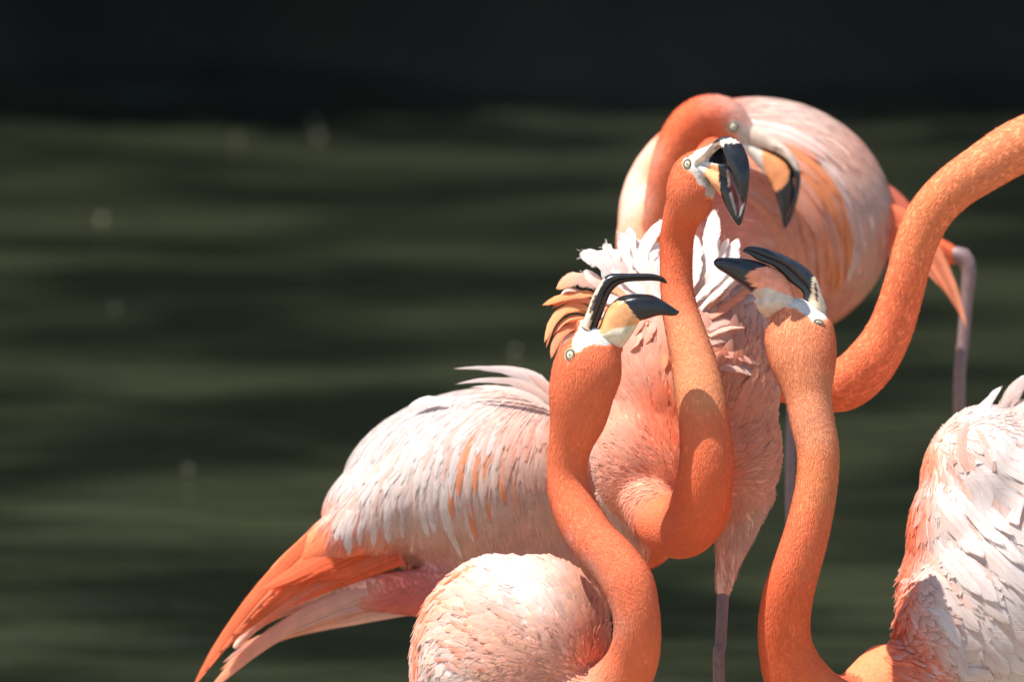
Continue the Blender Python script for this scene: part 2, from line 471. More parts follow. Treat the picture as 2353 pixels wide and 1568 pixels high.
TREES = [  # x, y, height, crown radius, material, label
    (-7.9, 16.2, 6.5, 2.6, M_LEAF, "broad olive tree at the far left end of the dark bank"),
    (-5.0, 16.8, 7.2, 2.8, M_LEAF, "tall olive tree second from the left on the shaded bank"),
    (-2.2, 16.1, 6.2, 2.6, M_LEAF3, "tan green tree left of the middle of the far bank"),
    (0.6, 16.6, 7.4, 2.9, M_LEAF, "tall dark tree just right of the middle of the far bank"),
    (3.6, 16.2, 6.4, 2.7, M_LEAF, "olive tree on the far bank behind the long neck at the right"),
    (6.6, 16.6, 7.0, 2.8, M_LEAF2, "green tree at the far right end of the bank"),
    (-11.5, 17.4, 7.0, 3.2, M_LEAF, "olive tree beyond the left edge of the photographed bank"),
    (10.0, 17.4, 7.0, 3.2, M_LEAF, "olive tree beyond the right edge of the photographed bank"),
    (-9.6, 20.5, 9.0, 3.4, M_LEAF, "tall tree of the added second row at the far left"),  # second row added to keep bright sky out of the water reflection
    (-6.2, 20.8, 9.5, 3.4, M_LEAF3, "tall tan green tree of the added second row left of the middle"),
    (-2.6, 20.6, 9.0, 3.4, M_LEAF, "tall tree of the added second row just left of the middle"),
    (1.2, 20.9, 9.6, 3.5, M_LEAF, "tall tree of the added second row just right of the middle"),
    (5.0, 20.6, 9.0, 3.4, M_LEAF, "tall tree of the added second row behind the long neck"),
    (8.6, 20.8, 9.4, 3.4, M_LEAF2, "tall green tree of the added second row at the far right"),
]
for i, (x, y, h, r, m, lab) in enumerate(TREES):
    z = float(shore(y))
    t = empty("bank_tree", (x, y, z), label=lab, category="tree", group="trees shading the far bank")
    link("trunk", np_mesh("trunk", *trunk_mesh(h, 0.16, 40 + i)), M_BARK, t)
    V, F, col = leaves((0, -0.9 if y < 19 else 0, h * 0.58), (r * 1.15, r * 1.15, h * 0.46), 9500, 0.17, 60 + i, 26)
    link("crown", np_mesh("crown", V, F, col=col, smooth=False), m, t, kind="stuff")
GAP_AT = ("at the far left end", "left of the tan tree", "behind the tan green tree", "just left of the middle", "just right of the middle", "behind the olive tree", "behind the green tree", "at the far right end", "beyond the left edge")
GAP_BUSHES = [(-7.5, 19.2, 2.6), (-5.0, 18.9, 2.4), (-2.7, 19.1, 2.5), (-0.6, 18.8, 2.5), (1.5, 19.1, 2.5), (3.7, 18.9, 2.5), (6.0, 19.1, 2.6), (8.6, 19.0, 2.6), (-10.4, 19.2, 2.8)]  # bushes added to close sky gaps and darken the water
for i, (x, y, r) in enumerate(GAP_BUSHES):
    t = empty("gap_bush", (x, y, float(shore(y))), label="big dark bush added to close the sky gap between the far bank trunks, " + GAP_AT[i], category="bush", group="bushes added to close sky gaps between the bank trees")
    link("trunk", np_mesh("trunk", *trunk_mesh(r * 1.2, 0.07, 240 + i, 5)), M_BARK, t)
    V, F, col = leaves((0, 0, r * 0.62), (r * 0.85, r * 0.6, r * 0.85), 4200, 0.12, 260 + i, 18)
    link("crown", np_mesh("crown", V, F, col=col, smooth=False), (M_LEAF, M_LEAF3, M_LEAF)[i % 3], t, kind="stuff")
# low leafy cover on the slope
g_ = np.random.default_rng(77); n_ = 26000
px_ = g_.uniform(-9, 9, n_); py_ = 15.95 + 4.0 * g_.random(n_) ** 1.3; pz_ = shore(py_) + 0.02 + 0.14 * g_.random(n_) * (0.5 + 0.5 * np.sin(px_ * 2.1) * np.sin(py_ * 3))
p_ = np.stack([px_, py_, pz_], 1); a_ = unit(g_.normal(size=(n_, 3))); a_[:, 2] = np.abs(a_[:, 2]); b_ = unit(np.cross(a_, g_.normal(size=(n_, 3)))); s_ = g_.uniform(0.03, 0.09, (n_, 1))
Vg = np.stack([p_ - a_ * s_, p_ + b_ * s_ * 0.5, p_ + a_ * s_, p_ - b_ * s_ * 0.5], 1).reshape(-1, 3)
tone_ = np.repeat((0.6 + 0.5 * g_.random((n_, 1)) + 0.25 * np.sin(px_ * 1.3 + 1)[:, None]) * np.ones((1, 3)), 4, 0)
link("ground_cover", np_mesh("ground_cover", Vg, np.arange(4 * n_).reshape(-1, 4), col=tone_, smooth=False), M_LEAF, None, kind="stuff", label="dark leafy ground cover on the far bank", category="ground cover")
SHRUBS = [
    (-1.95, 16.7, 0.8, M_LEAF2, "bright green shrub at the left of the far bank"),
    (-1.15, 17.2, 0.9, M_LEAF, "olive shrub left of the middle of the far bank"),
    (-0.35, 16.8, 0.7, M_LEAF3, "tan green shrub just left of the middle of the waterline"),
    (0.45, 17.3, 0.9, M_LEAF, "olive shrub at the middle of the far bank"),
    (1.15, 16.8, 0.7, M_LEAF, "small olive shrub right of the middle of the waterline"),
    (1.85, 16.9, 0.9, M_LEAF2, "green shrub at the right of the far bank"),
    (2.9, 17.1, 1.1, M_LEAF, "wide olive shrub beyond the right edge of the view"),
    (-2.9, 17.1, 1.1, M_LEAF, "wide olive shrub beyond the left edge of the view"),
]
for i, (x, y, r, m, lab) in enumerate(SHRUBS):
    t = empty("bank_shrub", (x, y, float(shore(y))), label=lab, category="shrub", group="shrubs along the far waterline")
    link("trunk", np_mesh("trunk", *trunk_mesh(r * 1.2, 0.05, 140 + i, 5)), M_BARK, t)
    V, F, col = leaves((0, -0.1, r * 0.85), (r, r * 0.8, r * 0.9), 2600, 0.06, 160 + i, 12)
    link("crown", np_mesh("crown", V, F, col=col, smooth=False), m, t, kind="stuff")

# ------------------------------------------------------------------ feathers
def profile(t):
    return np.where(t < 0.5, 0.42 + 0.58 * np.sin(np.clip(t / 0.5, 0, 1) * math.pi / 2) ** 0.9,
                    np.sqrt(np.clip(1 - ((t - 0.5) / 0.505) ** 2.6, 0.0004, 1)))


def longvane(t):
    return np.where(t < 0.3, 0.5 + 0.5 * t / 0.3, np.clip(1 - ((t - 0.3) / 0.705) ** 3.2, 0.002, 1) ** 0.7)


def pointed(t):
    return np.where(t < 0.25, 0.6 + 0.4 * t / 0.25, np.clip(1 - ((t - 0.25) / 0.755) ** 1.6, 0.02, 1))


def feathers(P0, P1, P2, NR, W, c0, c1, R=7, Cn=4, cup=0.25, jag=0.25, bvh=None, off=(0.5, 5.0), lift=0.0, prof=profile, soft=0.6):
    """N curved feathers. P0..P2 Bezier control points, NR outward normals (N,3), W widths, c0/c1 base and tip colours."""
    N = len(P0); t = np.linspace(0, 1, R)
    B = ((1 - t) ** 2)[None, :, None] * P0[:, None] + (2 * t * (1 - t))[None, :, None] * P1[:, None] + (t ** 2)[None, :, None] * P2[:, None]
    n3 = np.repeat(NR[:, None], R, 1).astype(float)
    lift = np.broadcast_to(np.asarray(lift, float), (N,)); o0 = off[0]; o1 = np.broadcast_to(np.asarray(off[1], float), (N,))
    if bvh is not None:
        for i in range(N):
            for j in range(R):
                loc, nor, _, _ = bvh.find_nearest(Vector(B[i, j]))
                if loc is None: continue
                nor = np.array(nor); B[i, j] = np.array(loc) + nor * (o0 + (o1[i] - o0) * t[j] + lift[i] * t[j] ** 2)
                n3[i, j] = nor
    if bvh is not None:
        seg = np.linalg.norm(np.diff(B, axis=1), axis=2); bad = seg.max(1) > JUMP * np.median(seg, axis=1) + 2
        k = ~bad; B, n3, W, c0, c1 = B[k], n3[k], W[k], c0[k], c1[k]; N = int(k.sum())
    T = unit(np.gradient(B, axis=1))
    S = unit(np.cross(T, n3)); N2 = np.cross(S, T)
    u = np.linspace(-1, 1, Cn)
    w = 0.5 * W[:, None] * prof(t)[None]
    g = rng.random((N, R, Cn)); edge = (np.abs(u) > 0.9)[None, None]
    wf = 1 - jag * edge * (g < 0.3) * rng.random((N, R, Cn)) * 1.6 - 0.10 * jag * edge * g
    pos = B[:, :, None] + S[:, :, None] * (u[None, None] * w[:, :, None] * wf)[..., None] - N2[:, :, None] * (cup * (u ** 2)[None, None] * w[:, :, None])[..., None]
    slip = (0.25 * jag * rng.normal(size=(N, R, Cn)) * np.abs(u)[None, None] * w[:, :, None])
    pos = pos + T[:, :, None] * slip[..., None]
    f = (t ** 1.3)[None, :, None, None]
    col = c0[:, None, None] * (1 - f) + c1[:, None, None] * f + np.zeros((N, R, Cn, 1))
    uv = np.stack(np.broadcast_arrays(u[None, None], t[None, :, None] * 1.0, np.zeros((N, 1, 1)))[:2], -1)
    uv = np.broadcast_to(uv, (N, R, Cn, 2))
    own = N2[:, :, None] + 0.55 * u[None, None, :, None] * S[:, :, None]
    nn = unit(soft * n3[:, :, None] + (1 - soft) * own)
    uv = np.concatenate([uv, nn], -1)        # the vane takes part of its shading normal from the plumage it lies in
    return pos, uv, np.clip(col, 0, 0.95)


def quads(N, R, Cn):
    base = np.array([(i * Cn + j, i * Cn + j + 1, (i + 1) * Cn + j + 1, (i + 1) * Cn + j) for i in range(R - 1) for j in range(Cn - 1)])
    return (base[None] + (np.arange(N) * R * Cn)[:, None, None]).reshape(-1, 4)


JUMP = 2.1       # a strand whose points jump further than this (times the usual step) has slipped off its body


class Bird:
    def __init__(self, foot, label, plumage_parts, neck, voxel, strokes, polys=(), smooth=8, nearer=0.0):
        self.near = np.array((0.0, 0.0, -nearer))
        base = P([np.array(foot) + self.near])[0]; self.root_loc = np.array((base[0], base[1], 0.0))
        self.root = empty("flamingo", self.root_loc, label=label, category="flamingo", group="flamingos gathered at the water")
        self.V, self.F, self.N = remesh(plumage_parts, voxel, smooth)
        self.neck = catmull(neck[:-2] if len(neck[0]) == 4 else neck, step=8)
        self.strokes = strokes
        self.polys = polys
        self.bvh = BVHTree.FromPolygons([tuple(v) for v in self.V], [tuple(f) for f in self.F])
        col = self.paint(self.V)
        link("body", np_mesh("body", self.world(self.V), self.F, col=col), M_BODY, self.root)
        self.pool = []       # feathers waiting to be made parts: (size, pos, uv, col, R, Cn)
        self.mass = []       # feathers that stay joined

    def world(self, v):
        return P(np.asarray(v) + self.near) - self.root_loc

    def paint(self, p, faces=True):
        p = np.asarray(p, float)
        q = p + np.stack([wob(p, 0.05, 7, 1), wob(p, 0.05, 7, 2), wob(p, 0.05, 7, 3)], 1)
        num = np.zeros((len(p), 3)); den = np.full((len(p), 1), 1e-12)
        for s in self.strokes:
            c = np.array(s[0], float); r = s[1]
            d = q[:, :2] - c[:2] if len(c) == 2 else q - c
            w = np.exp(-np.minimum((d ** 2).sum(1) / r ** 2, 60))[:, None] * (s[3] if len(s) > 3 else 1.0)
            num += w * np.array(s[2]); den += w
        out = num / den
        if faces:
            x = p[:, 0] + wob(p, 0.25, 0.6, 4); y = p[:, 1] + wob(p, 0.25, 0.6, 5)
            for poly, c in self.polys:
                k = inside(poly, x, y); out[k] = c
        return out

    def in_face(self, p):
        k = np.zeros(len(p), bool)
        for poly, _ in self.polys:
            k |= inside(poly, p[:, 0] + wob(p, 0.4, 1.0, 8), p[:, 1])
        return k

    def sample(self, n, dens=None, front=True):
        a, b, c, d = (self.V[self.F[:, i]] for i in range(4))
        area = 0.5 * np.linalg.norm(np.cross(c - a, d - b), axis=1)
        ctr = (a + b + c + d) / 4
        if dens is not None: area = area * dens(ctr, self.N[self.F[:, 0]])
        if area.sum() <= 0: return None
        i = rng.choice(len(area), n, p=area / area.sum())
        u, v = rng.random((2, n, 1))
        p = (a[i] * (1 - u) + b[i] * u) * (1 - v) + (d[i] * (1 - u) + c[i] * u) * v
        return p, self.N[self.F[i, 0]]

    def neck_near(self, p):
        """distance to the neck line over its radius, and the head-to-body direction there"""
        q = self.neck[::2]; T = unit(np.gradient(q[:, :3], axis=0)); best = np.full(len(p), 9.0); di = np.zeros((len(p), 3))
        for s in range(0, len(p), 4000):
            e = p[s:s + 4000]; D = np.linalg.norm(e[:, None] - q[None, :, :3], axis=2) / q[None, :, 3]
            k = D.argmin(1); best[s:s + 4000] = D[np.arange(len(e)), k]; di[s:s + 4000] = T[k]
        return best, di

    def fuzz(self, n, L=15, W=4.2, dens=None, jitter=0.27, lift=2.0, tipmix=0.45, tip=(0.80, 0.33, 0.17), soft=0.74):
        """short dense plumage of head and neck"""
        def dn(c, nn):
            k, _ = self.neck_near(c); o = (k < 1.3).astype(float) * (~self.in_face(c))
            return o * (dens(c) if dens else 1)
        r = self.sample(n, dn)
        if r is None: return
        p, nr = r
        _, f = self.neck_near(p)
        f = f + jitter * rng.normal(size=p.shape); f = unit(f - nr * (f * nr).sum(1, keepdims=True))
        l = L * rng.uniform(0.6, 1.3, (n, 1))
        c0 = self.paint(p, False) * rng.uniform(0.89, 1.06, (n, 1)); tm = tipmix * rng.random((n, 1)) * 1.2
        c1 = c0 * (1 - tm) + np.array(tip) * tm
        p0 = p - nr * 0.8; p1 = p + f * l * 0.5 + nr * 1.6; p2 = p + f * l + nr * (rng.uniform(0.2, 1.0, (n, 1)) * lift)
        pos, uv, col = feathers(p0, p1, p2, nr, W * rng.uniform(0.6, 1.3, n), c0, c1, R=3, Cn=2, cup=0, jag=0, prof=pointed, soft=soft)
        self.mass.append((pos, uv, col, 3, 2, M_DOWN))

    def contour(self, n, flow, L, W, dens, lift=(0, 6), off=(0.5, 5), parts=False, R=5, Cn=4, tint=0.0, bright=0.12, jag=0.3, jitter=0.2, prof=profile, cup=0.25, tipc=None):
        r = self.sample(n, lambda c, nn: dens(c, nn) * (~self.in_face(c)) * (self.neck_near(c)[0] > 1.05))
        if r is None: return
        p, nr = r
        f = flow(p) + jitter * rng.normal(size=p.shape); f = unit(f - nr * (f * nr).sum(1, keepdims=True))
        l = (L(p) if callable(L) else np.full(n, L)) * rng.uniform(0.75, 1.25, n); w = (W(p) if callable(W) else np.full(n, W)) * rng.uniform(0.75, 1.25, n)
        c0 = self.paint(p, False) * (1 + bright * rng.normal(size=(n, 1))).clip(0.72, 1.22)
        c1 = self.paint(p + f * l[:, None], False) * (1 + bright * rng.normal(size=(n, 1))).clip(0.72, 1.22)
        if tipc is not None:
            k = tint * rng.random((n, 1)); c1 = c1 * (1 - k) + np.array(tipc) * k
        pos, uv, col = feathers(p, p + f * (l * .5)[:, None], p + f * l[:, None], nr, w, c0, c1, R, Cn, cup, jag, self.bvh, off, rng.uniform(lift[0], lift[1], n), prof)
        self.keep(pos, uv, col, R, Cn, parts, l * w)

    def strands(self, paths, rows, span, W, colour, parts=True, R=8, Cn=4, lift=(0, 5), off=(1, 7), jag=0.25, jitter=6, prof=profile, snap=True):
        """long feathers laid along Bezier paths on the body: paths (N,3,3); each row covers [t, t+span] of its path"""
        P0, P1, P2, cc0, cc1, ww = [], [], [], [], [], []
        bz = lambda q, t: (1 - t) ** 2 * q[0] + 2 * t * (1 - t) * q[1] + t * t * q[2]
        for t0 in rows:
            for i, q in enumerate(paths):
                j = rng.normal(size=3) * jitter
                a = t0 + rng.uniform(-0.05, 0.05); b = a + span * rng.uniform(0.85, 1.15)
                A, M, B = bz(q, a) + j, bz(q, (a + b) / 2) + j, bz(q, b) + j
                P0.append(A); P1.append(2 * M - (A + B) / 2); P2.append(B)
                c = colour(i / max(1, len(paths) - 1), a, A); cc0.append(c[0]); cc1.append(c[1]); ww.append(W * rng.uniform(0.75, 1.25))
        P0, P1, P2 = map(np.array, (P0, P1, P2)); N = len(P0)
        nr = np.tile(np.array((0.0, -0.3, -1.0)), (N, 1))
        pos, uv, col = feathers(P0, P1, P2, nr, np.array(ww), np.array(cc0), np.array(cc1), R, Cn, 0.25, jag, self.bvh if snap else None, off, rng.uniform(lift[0], lift[1], N), prof)
        self.keep(pos, uv, col, R, Cn, parts, np.array(ww) * 50)

    def vanes(self, n, flow, L, W, dens, lift=(0, 2.5), jitter=0.12, bright=0.06, tipc=None, tint=0.0, off=(0.2, 1.5)):
        """thin loose vanes lying along the plumage: they give it its streaks"""
        self.contour(n, flow, L, W, dens, lift, off, R=5, Cn=2, tint=tint, bright=bright, jag=0, jitter=jitter, prof=pointed, cup=0, tipc=tipc)

    @staticmethod
    def path_flow(paths):
        t = np.linspace(0, 1, 12)[None, :, None]; q = np.asarray(paths, float)
        pt = ((1 - t) ** 2 * q[:, None, 0] + 2 * t * (1 - t) * q[:, None, 1] + t * t * q[:, None, 2]).reshape(-1, 3)
        tg = unit((2 * (1 - t) * (q[:, None, 1] - q[:, None, 0]) + 2 * t * (q[:, None, 2] - q[:, None, 1])).reshape(-1, 3))

        def f(p):
            out = np.zeros((len(p), 3))
            for s in range(0, len(p), 3000):
                d = ((p[s:s + 3000, None, :2] - pt[None, :, :2]) ** 2).sum(2); k = np.argsort(d, 1)[:, :4]
                out[s:s + 3000] = tg[k].mean(1)
            return unit(out)
        return f

    def hand(self, rows, tf=None, nrm=(0.0, -0.25, -1.0), R=11, Cn=6, jag=0.3, cup=0.22, prof=profile, drape=None):
        """single feathers placed one by one: base, bend, tip (x, y, z), width, colours"""
        for (a, b, c, w, c0, c1) in rows:
            a, b, c = (np.array(tf(*q) if tf else q, float) for q in (a, b, c))
            if tf: w = w * tf.k
            if drape:
                zl = drape
                for q, up in ((a, 6), (b, 28), (c, 22)):
                    h = self.bvh.ray_cast(Vector((q[0], q[1], 118.0)), Vector((0, 0, 1)))     # from behind the neck, onto the body
                    if h[0] is not None and h[0][2] < drape: zl = h[0][2]
                    elif h[0] is None: zl = drape
                    q[2] = zl - up
                c[2] += 14
            pos, uv, col = feathers(a[None], b[None], c[None], unit(np.array([nrm]) + rng.normal(size=(1, 3)) * 0.22), np.array([w]), np.array([c0]), np.array([c1]), R, Cn, cup, jag, prof=prof)
            self.keep(pos, uv, col, R, Cn, True, np.array([9e9]))

    def keep(self, pos, uv, col, R, Cn, parts, size):
        if parts:
            size = np.broadcast_to(size, (max(len(size), 1),))
            for i in range(len(pos)): self.pool.append((size[min(i, len(size) - 1)], pos[i], uv[i], col[i], R, Cn))
        else:
            self.mass.append((pos, uv, col, R, Cn, M_FEATHER))

    def finish(self, most=290):
        self.pool.sort(key=lambda q: -q[0])
        for k, (s, pos, uv, col, R, Cn) in enumerate(self.pool):
            if k < most:
                me = np_mesh("feather", self.world(pos.reshape(-1, 3)), quads(1, R, Cn), uv.reshape(-1, 5)[:, :2], col.reshape(-1, 3), nrm=uv.reshape(-1, 5)[:, 2:])
                link("feather", me, M_FEATHER, self.root)
            else:
                self.mass.append((pos[None], uv[None], col[None], R, Cn, M_FEATHER))
        for m, nm in ((M_FEATHER, "plumage"), (M_DOWN, "down")):
            V, F, U, K, o = [], [], [], [], 0
            for pos, uv, col, R, Cn, mm in self.mass:
                if mm is not m: continue
                n = len(pos); V.append(self.world(pos.reshape(-1, 3))); F.append(quads(n, R, Cn) + o); o += n * R * Cn
                U.append(uv.reshape(-1, 5)); K.append(col.reshape(-1, 3))
            if V:
                U = np.vstack(U); link(nm, np_mesh(nm, np.vstack(V), np.vstack(F), U[:, :2], np.vstack(K), nrm=U[:, 2:]), m, self.root, kind="stuff")

    def loft(self, name, secs, colour, n=34, groove=None, ridges=None, wmul=1.0, label=None):
        """a beak half: sections (T, B, half width, z) with T and B the outer and inner edges seen from the side"""
        T = np.array([s[0] for s in secs], float); B = np.array([s[1] for s in secs], float)
        w = np.array([s[2] for s in secs], float) * wmul; z = np.array([s[3] for s in secs], float)
        q = catmull(np.column_stack([T, B, w, z]), n=7)
        T3 = np.column_stack([q[:, 0:2], q[:, 5]]); B3 = np.column_stack([q[:, 2:4], q[:, 5]]); w = np.maximum(q[:, 4], 0.4)
        c = (T3 + B3) / 2; h = (T3 - B3) / 2
        tan = unit(np.gradient(c, axis=0)); Wd = unit(np.cross(h, tan))
        Wd = np.where(Wd[:, 2:3] > 0, -Wd, Wd)                   # towards the camera side
        a = np.linspace(0, 2 * math.pi, n, endpoint=False)
        ca, sa = np.cos(a), np.sin(a)
        e = 0.85
        ca2 = np.sign(ca) * np.abs(ca) ** e; sa2 = np.sign(sa) * np.abs(sa) ** e
        rad = np.ones((len(c), n)); s = np.linspace(0, 1, len(c))
        if groove is not None:
            g0, wd, dep = groove
            rad -= dep * np.exp(-((a[None] - g0) / wd) ** 2) * np.clip(np.minimum(s / 0.1, (1 - s) / 0.12), 0, 1)[:, None]
        for (g0, wd, dep) in (ridges or ()):
            rad -= dep * np.exp(-((a[None] - g0) / wd) ** 2) * np.clip(np.minimum(s / 0.1, (1 - s) / 0.12), 0, 1)[:, None]
        R = c[:, None] + (h[:, None] * ca2[None, :, None] + (Wd * w[:, None])[:, None] * sa2[None, :, None]) * rad[..., None]
        m = len(R); V = R.reshape(-1, 3)
        F = [(i * n + j, i * n + (j + 1) % n, (i + 1) * n + (j + 1) % n, (i + 1) * n + j) for i in range(m - 1) for j in range(n)]
        V = np.vstack([V, R[0].mean(0), R[-1].mean(0)]); k = m * n
        for j in range(0, n, 2):
            F.append((k, (j + 2) % n, (j + 1) % n, j)); o = (m - 1) * n
            F.append((k + 1, o + j, o + (j + 1) % n, o + (j + 2) % n))
        ang = np.concatenate([np.tile(a, m), [0, 0]]); ss = np.concatenate([np.repeat(s, n), [0, 1]])
        col = colour(V, ss, ang)
        o = link(name, np_mesh(name, self.world(V), np.array(F), col=col), M_BEAK, self.root)
        # make the outside face outwards
        import bmesh
        bm = bmesh.new(); bm.from_mesh(o.data); bmesh.ops.recalc_face_normals(bm, faces=bm.faces); bm.to_mesh(o.data); bm.free()
        for pgn in o.data.polygons: pgn.use_smooth = True
        if label: o["label"] = label
        return o

    def eye(self, c, rx, ry, tilt=0, zoff=-4, far=None, pup=0.3, drop=0.0, lid=1.55):
        """iris ball, pupil and eyelid ring on the near side (and a mirrored eye on the far side)"""
        loc, nor, _, _ = self.bvh.find_nearest(Vector((c[0], c[1], -4000 if len(c) < 3 else c[2])))
        hit = self.bvh.ray_cast(Vector((c[0], c[1], -3000)), Vector((0, 0, 1)))
        loc, nor = (hit[0], hit[1]) if hit[0] is not None else (loc, nor)
        for side in ((0, 1) if far else (0,)):
            L = np.array(loc); n = unit(np.array(nor)[None])[0]
            if side:
                h2 = self.bvh.ray_cast(Vector((c[0] + far[0], c[1] + far[1], 6000)), Vector((0, 0, -1)))
                if h2[0] is None: continue
                L = np.array(h2[0]); n = np.array(h2[1])
            ca, sa = math.cos(math.radians(tilt)), math.sin(math.radians(tilt))
            n = unit((n + np.array((0, 0, -0.8 if not side else 0.8)))[None])[0]
            ex = np.array((ca, sa, 0.0)); ex = unit((ex - n * (ex @ n))[None])[0]; ey = np.cross(n, ex)
            v, f = ellipsoid((0, 0, 0), (rx, ry, min(rx, ry) * 0.62), nu=24, nv=14)
            fr = lambda q: L + q[:, :1] * ex + q[:, 1:2] * ey + q[:, 2:3] * n
            o = link("eye", np_mesh("eye", self.world(fr(v + np.array((0, 0, 1.0)))), f), M_IRIS, self.root)
            v2, f2 = ellipsoid((0, drop, 1.0 + min(rx, ry) * 0.60), (rx * pup, ry * pup, 1.2), nu=16, nv=8)
            link("pupil", np_mesh("pupil", self.world(fr(v2)), f2), M_PUPIL, o)
            th = np.linspace(0, 2 * math.pi, 21)[:-1]
            ring = []
            for sc_, rr in ((1.16, 0.24), (lid, 0.20)):
                pts = [(math.cos(a) * rx * sc_, math.sin(a) * ry * sc_, 1.5 if sc_ < 1.3 else -0.5, rx * rr) for a in np.append(th, th[:2])]
                ring.append(tube(pts, 8, rx * 0.6))
            for (v3, f3), mm in zip(ring, (M_RIM, M_LID)):
                link("eyelid", np_mesh("eyelid", self.world(fr(v3)), f3), mm, o)

    def leg(self, pts, foot=True, toe=0.0):
        """pts: list of photo points with radius (x, y, z, r), then straight down to the ground"""
        w = self.world([q[:3] for q in pts]); r = [q[3] * PX for q in pts]
        rows = [(*a, b) for a, b in zip(w, r)]
        end = np.array(rows[-1][:3])
        rows.append((end[0] + 0.01, end[1] + 0.01, 0.5 * end[2], r[-1] * 0.95)); rows.append((end[0] + 0.015, end[1], 0.05, r[-1] * 1.05)); rows.append((end[0] + 0.015, end[1] - 0.004, 0.012, r[-1] * 1.3))
        parts = [tube(rows, 14, 0.012)]
        for a in (-0.45, 0.0, 0.45):
            d = np.array((math.sin(a + toe), -math.cos(a + toe)))
            e = np.array(rows[-1][:3])
            parts.append(tube([(e[0], e[1], 0.014, 0.008), (e[0] + d[0] * .05, e[1] + d[1] * .05, 0.012, 0.007), (e[0] + d[0] * .09, e[1] + d[1] * .09, 0.006, 0.003)], 8, 0.012))
        v, f = merge(parts)
        link("leg", np_mesh("leg", v, f), M_LEG, self.root)


class TF:
    """turns coordinates read off an enlarged crop into photo coordinates"""
    def __init__(self, x0, y0, k): self.x0, self.y0, self.k = x0, y0, k
    def __call__(self, x, y, z=0.0): return (self.x0 + x * self.k, self.y0 + y * self.k, z)
    def poly(self, pts): return [(self.x0 + x * self.k, self.y0 + y * self.k) for x, y in pts]
    def secs(self, rows): return [((self.x0 + a * self.k, self.y0 + b * self.k), (self.x0 + c * self.k, self.y0 + d * self.k), w, z) for (a, b), (c, d), w, z in rows]


def regions(default, items, seed=3, amp=1.0):
    def f(V, s, ang):
        col = np.tile(np.array(default, float), (len(V), 1))
        x = V[:, 0] + wob(V, 0.45, amp, seed); y = V[:, 1] + wob(V, 0.45, amp, seed + 1)
        for poly, c in items:
            col[inside(poly, x, y)] = c
        return col
    return f


# plumage colours; deep ORD also paints shade on necks and heads
OR = (0.84, 0.200, 0.083); ORD = (0.82, 0.158, 0.055); ORL = (0.83, 0.285, 0.150); PEACH = (0.80, 0.335, 0.185)
PINK = (0.74, 0.32, 0.215); PALE = (0.73, 0.43, 0.335); WHITE = (0.70, 0.615, 0.575); BLUSH = (0.71, 0.52, 0.445); ROSE = (0.72, 0.20, 0.16)
BLACK = (0.012, 0.013, 0.015); IVORY = (0.53, 0.51, 0.465); TAN = (0.50, 0.40, 0.27); WAX = (0.66, 0.30, 0.12); CORAL = (0.80, 0.28, 0.15)


# ================================================================== A: front left
ta = TF(1255.5, 615.7, 0.13858)
A_face = [(600, 700), (1650, 700), (1650, 905), (1510, 980), (1460, 1090), (1390, 1170),
          (1310, 1240), (1000, 1290), (880, 1270), (700, 1290), (570, 1390), (490, 1400), (430, 1300), (440, 1180), (540, 980)]
neckA = [(1366, 800, 0, 62), (1360, 818, 0, 72), (1350, 850, 2, 80), (1337, 900, 12, 76), (1328, 960, 30, 66), (1311, 1020, 50, 51), (1303, 1080, 62, 45.5), (1307, 1130, 60, 49), (1333, 1195, 40, 54),
         (1366, 1245, 14, 55), (1408, 1290, -12, 58), (1444, 1345, -36, 60), (1461, 1408, -46, 54.5), (1464, 1460, -36, 55), (1455, 1515, -6, 59), (1425, 1570, 30, 68), (1375, 1615, 66, 84), (1320, 1640, 100, 110)]
bodyA = [tube(slim(neckA, 6, 0.72)), tube([(1360, 800, 0, 44), (1345, 765, 0, 26), (1337, 745, 0, 16)], zs=0.7),
         tube([(1396, 822, 0, 36), (1414, 795, 0, 20), (1428, 778, 0, 12)], zs=0.6),
         ellipsoid((1152, 1532, 190), (210, 255, 225)), ellipsoid((1235, 1482, 170), (168, 205, 190)), ellipsoid((1300, 1640, 110), (130, 140, 130)),
         ellipsoid((1090, 1680, 330), (150, 190, 200)), tube([(1200, 1700, 150, 80), (1195, 1850, 160, 40), (1190, 1960, 165, 16)]), tube([(1120, 1720, 290, 80), (1118, 1860, 300, 40), (1115, 1960, 300, 16)])]
strA = [((1340, 880), 90, OR), ((1300, 1050), 70, OR), ((1330, 1180), 80, OR), ((1400, 1280), 80, OR), ((1460, 1400), 80, OR), ((1460, 1500), 80, OR), ((1440, 1600), 80, OR),
        ((1350, 1590), 50, (0.84, 0.42, 0.26)), ((1200, 1300), 70, WHITE), ((1130, 1310), 60, WHITE), ((1280, 1310), 60, BLUSH), ((1220, 1380), 60, (0.86, 0.80, 0.77)), ((1300, 1380), 50, BLUSH),
        ((1350, 1350), 40, PALE), ((1385, 1430), 45, PALE), ((1340, 1450), 45, PINK), ((1360, 1510), 40, PINK), ((1260, 1450), 50, PALE), ((1260, 1520), 60, (0.80, 0.42, 0.30)), ((1180, 1500), 60, (0.78, 0.45, 0.33)),
        ((1130, 1430), 60, PALE), ((1060, 1350), 50, BLUSH), ((1050, 1310), 25, PEACH), ((990, 1360), 32, PEACH), ((965, 1420), 28, PEACH), ((1000, 1440), 36, BLUSH), ((955, 1500), 40, BLUSH), ((1010, 1520), 40, WHITE), ((1030, 1560), 60, WHITE),
        ((1110, 1550), 50, (0.74, 0.42, 0.31)), ((1190, 1580), 60, (0.72, 0.36, 0.26)), ((1100, 1750), 120, PALE), ((1250, 1650), 70, PINK)]
A = Bird((1160, 1500, 200), "flamingo in front at the left, head up with open beak, low round white body", bodyA, neckA, 5.0, strA,
         [(ta.poly(A_face), IVORY)], nearer=170)
